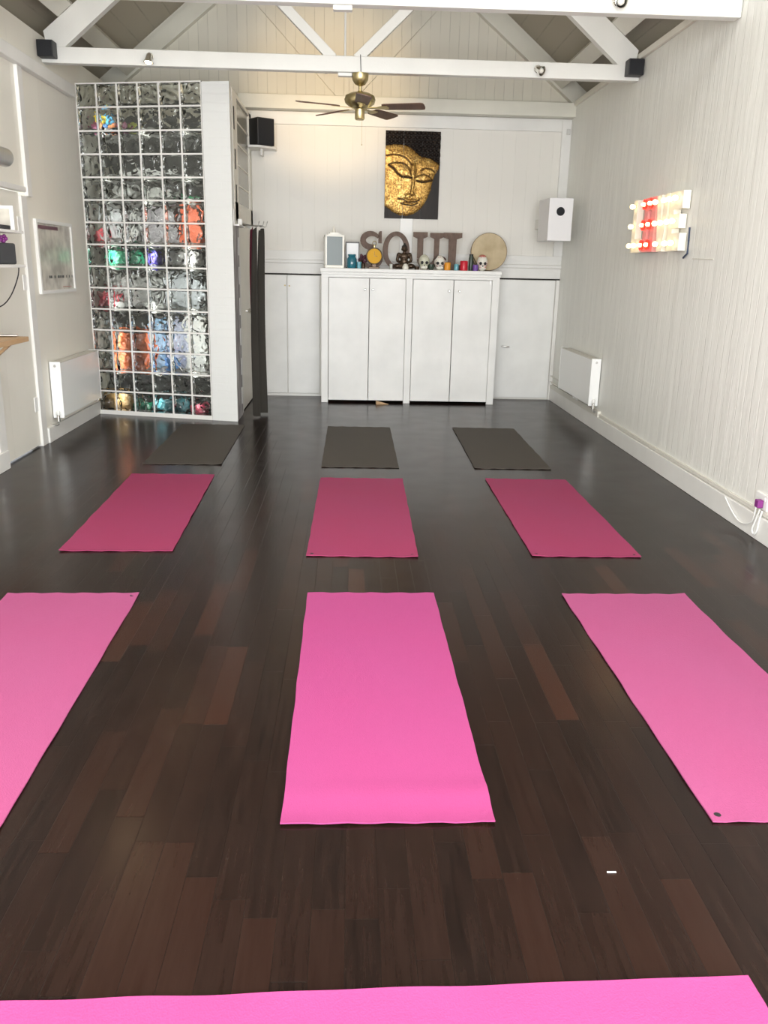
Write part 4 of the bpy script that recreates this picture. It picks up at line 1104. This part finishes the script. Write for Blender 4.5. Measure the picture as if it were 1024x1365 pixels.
t = thing('wall_shelf', 'upper white shelf at the left edge holding a black tray and white picture', 'shelf', (XL, 5.9, 1.69))
MB().box(.032, .30, -.50, .46, 0, .018, bev=.002).build('board', M['white'], t)
MB().box(0.0302, .032, -.50, .46, -.02, .03).build('bracket', M['white'], t)
t = thing('wall_shelf', 'lower white shelf at the left edge holding black stereo gear', 'shelf', (XL, 5.9, 1.462))
MB().box(.032, .30, -.50, .44, 0, .02, bev=.002).build('board', M['white'], t)
MB().box(0.0302, .032, -.50, .44, -.02, .03).build('bracket', M['white'], t)
t = thing('wooden_shelf', 'pine shelf on a slanted wooden bracket at the left edge', 'shelf', (XL, 5.8, .955))
MB().box(.031, .30, -.50, .47, 0, .034, bev=.003).build('board', M['pine'], t)
MB().bar((.035, .35, -.16), (.22, .35, -.002), .03, .02).build('bracket', M['pine'], t)
t = thing('picture_frame', 'white framed picture standing on the upper left shelf', 'picture frame', (-2.42, 6.25, 1.7085), 0)
MB().box(-.12, -.10, 0, .015, 0, .16).box(.075, .10, 0, .015, 0, .16).box(-.10, .075, 0, .015, .14, .16).box(-.10, .075, 0, .015, 0, .02).build('frame', M['plastic'], t)
MB().box(-.10, .075, .004, .010, .02, .14).build('picture', poster_mat(), t)
o = MB().box(-.1, .125, -.1, .08, 0, .03, bev=.008).build('black_tray', M['black'], None, False, (-2.45, 6.12, 1.7085)); tag(o, 'flat black tray lying on the upper left shelf', 'tray')
t = thing('stereo', 'black stereo unit on the lower left shelf', 'stereo', (-2.44, 6.13, 1.4825), -.1)
MB().box(-.12, .11, -.12, .12, 0, .14, bev=.012).build('case', mat('charcoal_plastic', (.04, .042, .048), .5), t)
MB().box(-.06, .01, -.128, -.1205, .05, .12, bev=.002).build('display', mat('grey_display', (.14, .14, .15), .3), t)
MB().lathe([(.03, 0), (.03, .02), (.024, .024)], 18, Matrix.Translation((.072, -.1205, .085)) @ Matrix.Rotation(PI/2, 4, 'X')).build('dial', M['black'], t, True)
MB().box(-.02, .05, -.127, -.1205, .012, .03, bev=.001).build('badge', M['grille'], t)
b = MB()
for k in range(5): b.ball((.018*math.cos(k*1.257), .01*math.sin(k), .028+.016*math.sin(k*1.257)), .014, 10)
b.cyl((0, 0, 0), (0, 0, .02), .012, 8)
o = b.build('purple_flower', M['plug'], None, True, (-2.37, 6.16, 1.6225)); tag(o, 'small purple flower ornament on top of the stereo', 'ornament')
o = MB().tube(arc([(-2.315, 6.25, 1.476), (-2.31, 6.20, 1.40), (-2.33, 6.10, 1.28), (-2.36, 5.98, 1.21), (-2.42, 5.80, 1.19)]), .004).build('hanging_cable', M['black'], None, True); tag(o, 'thin black cable hanging below the lower left shelf', 'cable')
o = MB().cyl((0, 0, 0), (.12, .02, 0), .010, 10).build('metal_rod', M['steel'], None, True, (-2.47, 6.18, 1.0)); tag(o, 'short metal rod lying on the pine shelf', 'rod')
t = thing('wall_lamp', 'brushed steel cylinder wall lamp at the left edge above the shelves', 'wall lamp', (-2.38, 6.2, 2.185))
MB().cyl((0, -.15, 0), (0, .15, 0), .062, 28).build('cylinder', M['steel'], t, True)
MB().lathe([(.064, 0), (.064, .02), (.04, .022), (.001, .01)], 28, Matrix.Translation((0, -.1505, 0)) @ Matrix.Rotation(PI/2, 4, 'X')).build('rim', M['plastic'], t, True)
MB().box(-.215, -.0605, -.02, .02, -.02, .02).build('arm', M['steel'], t)
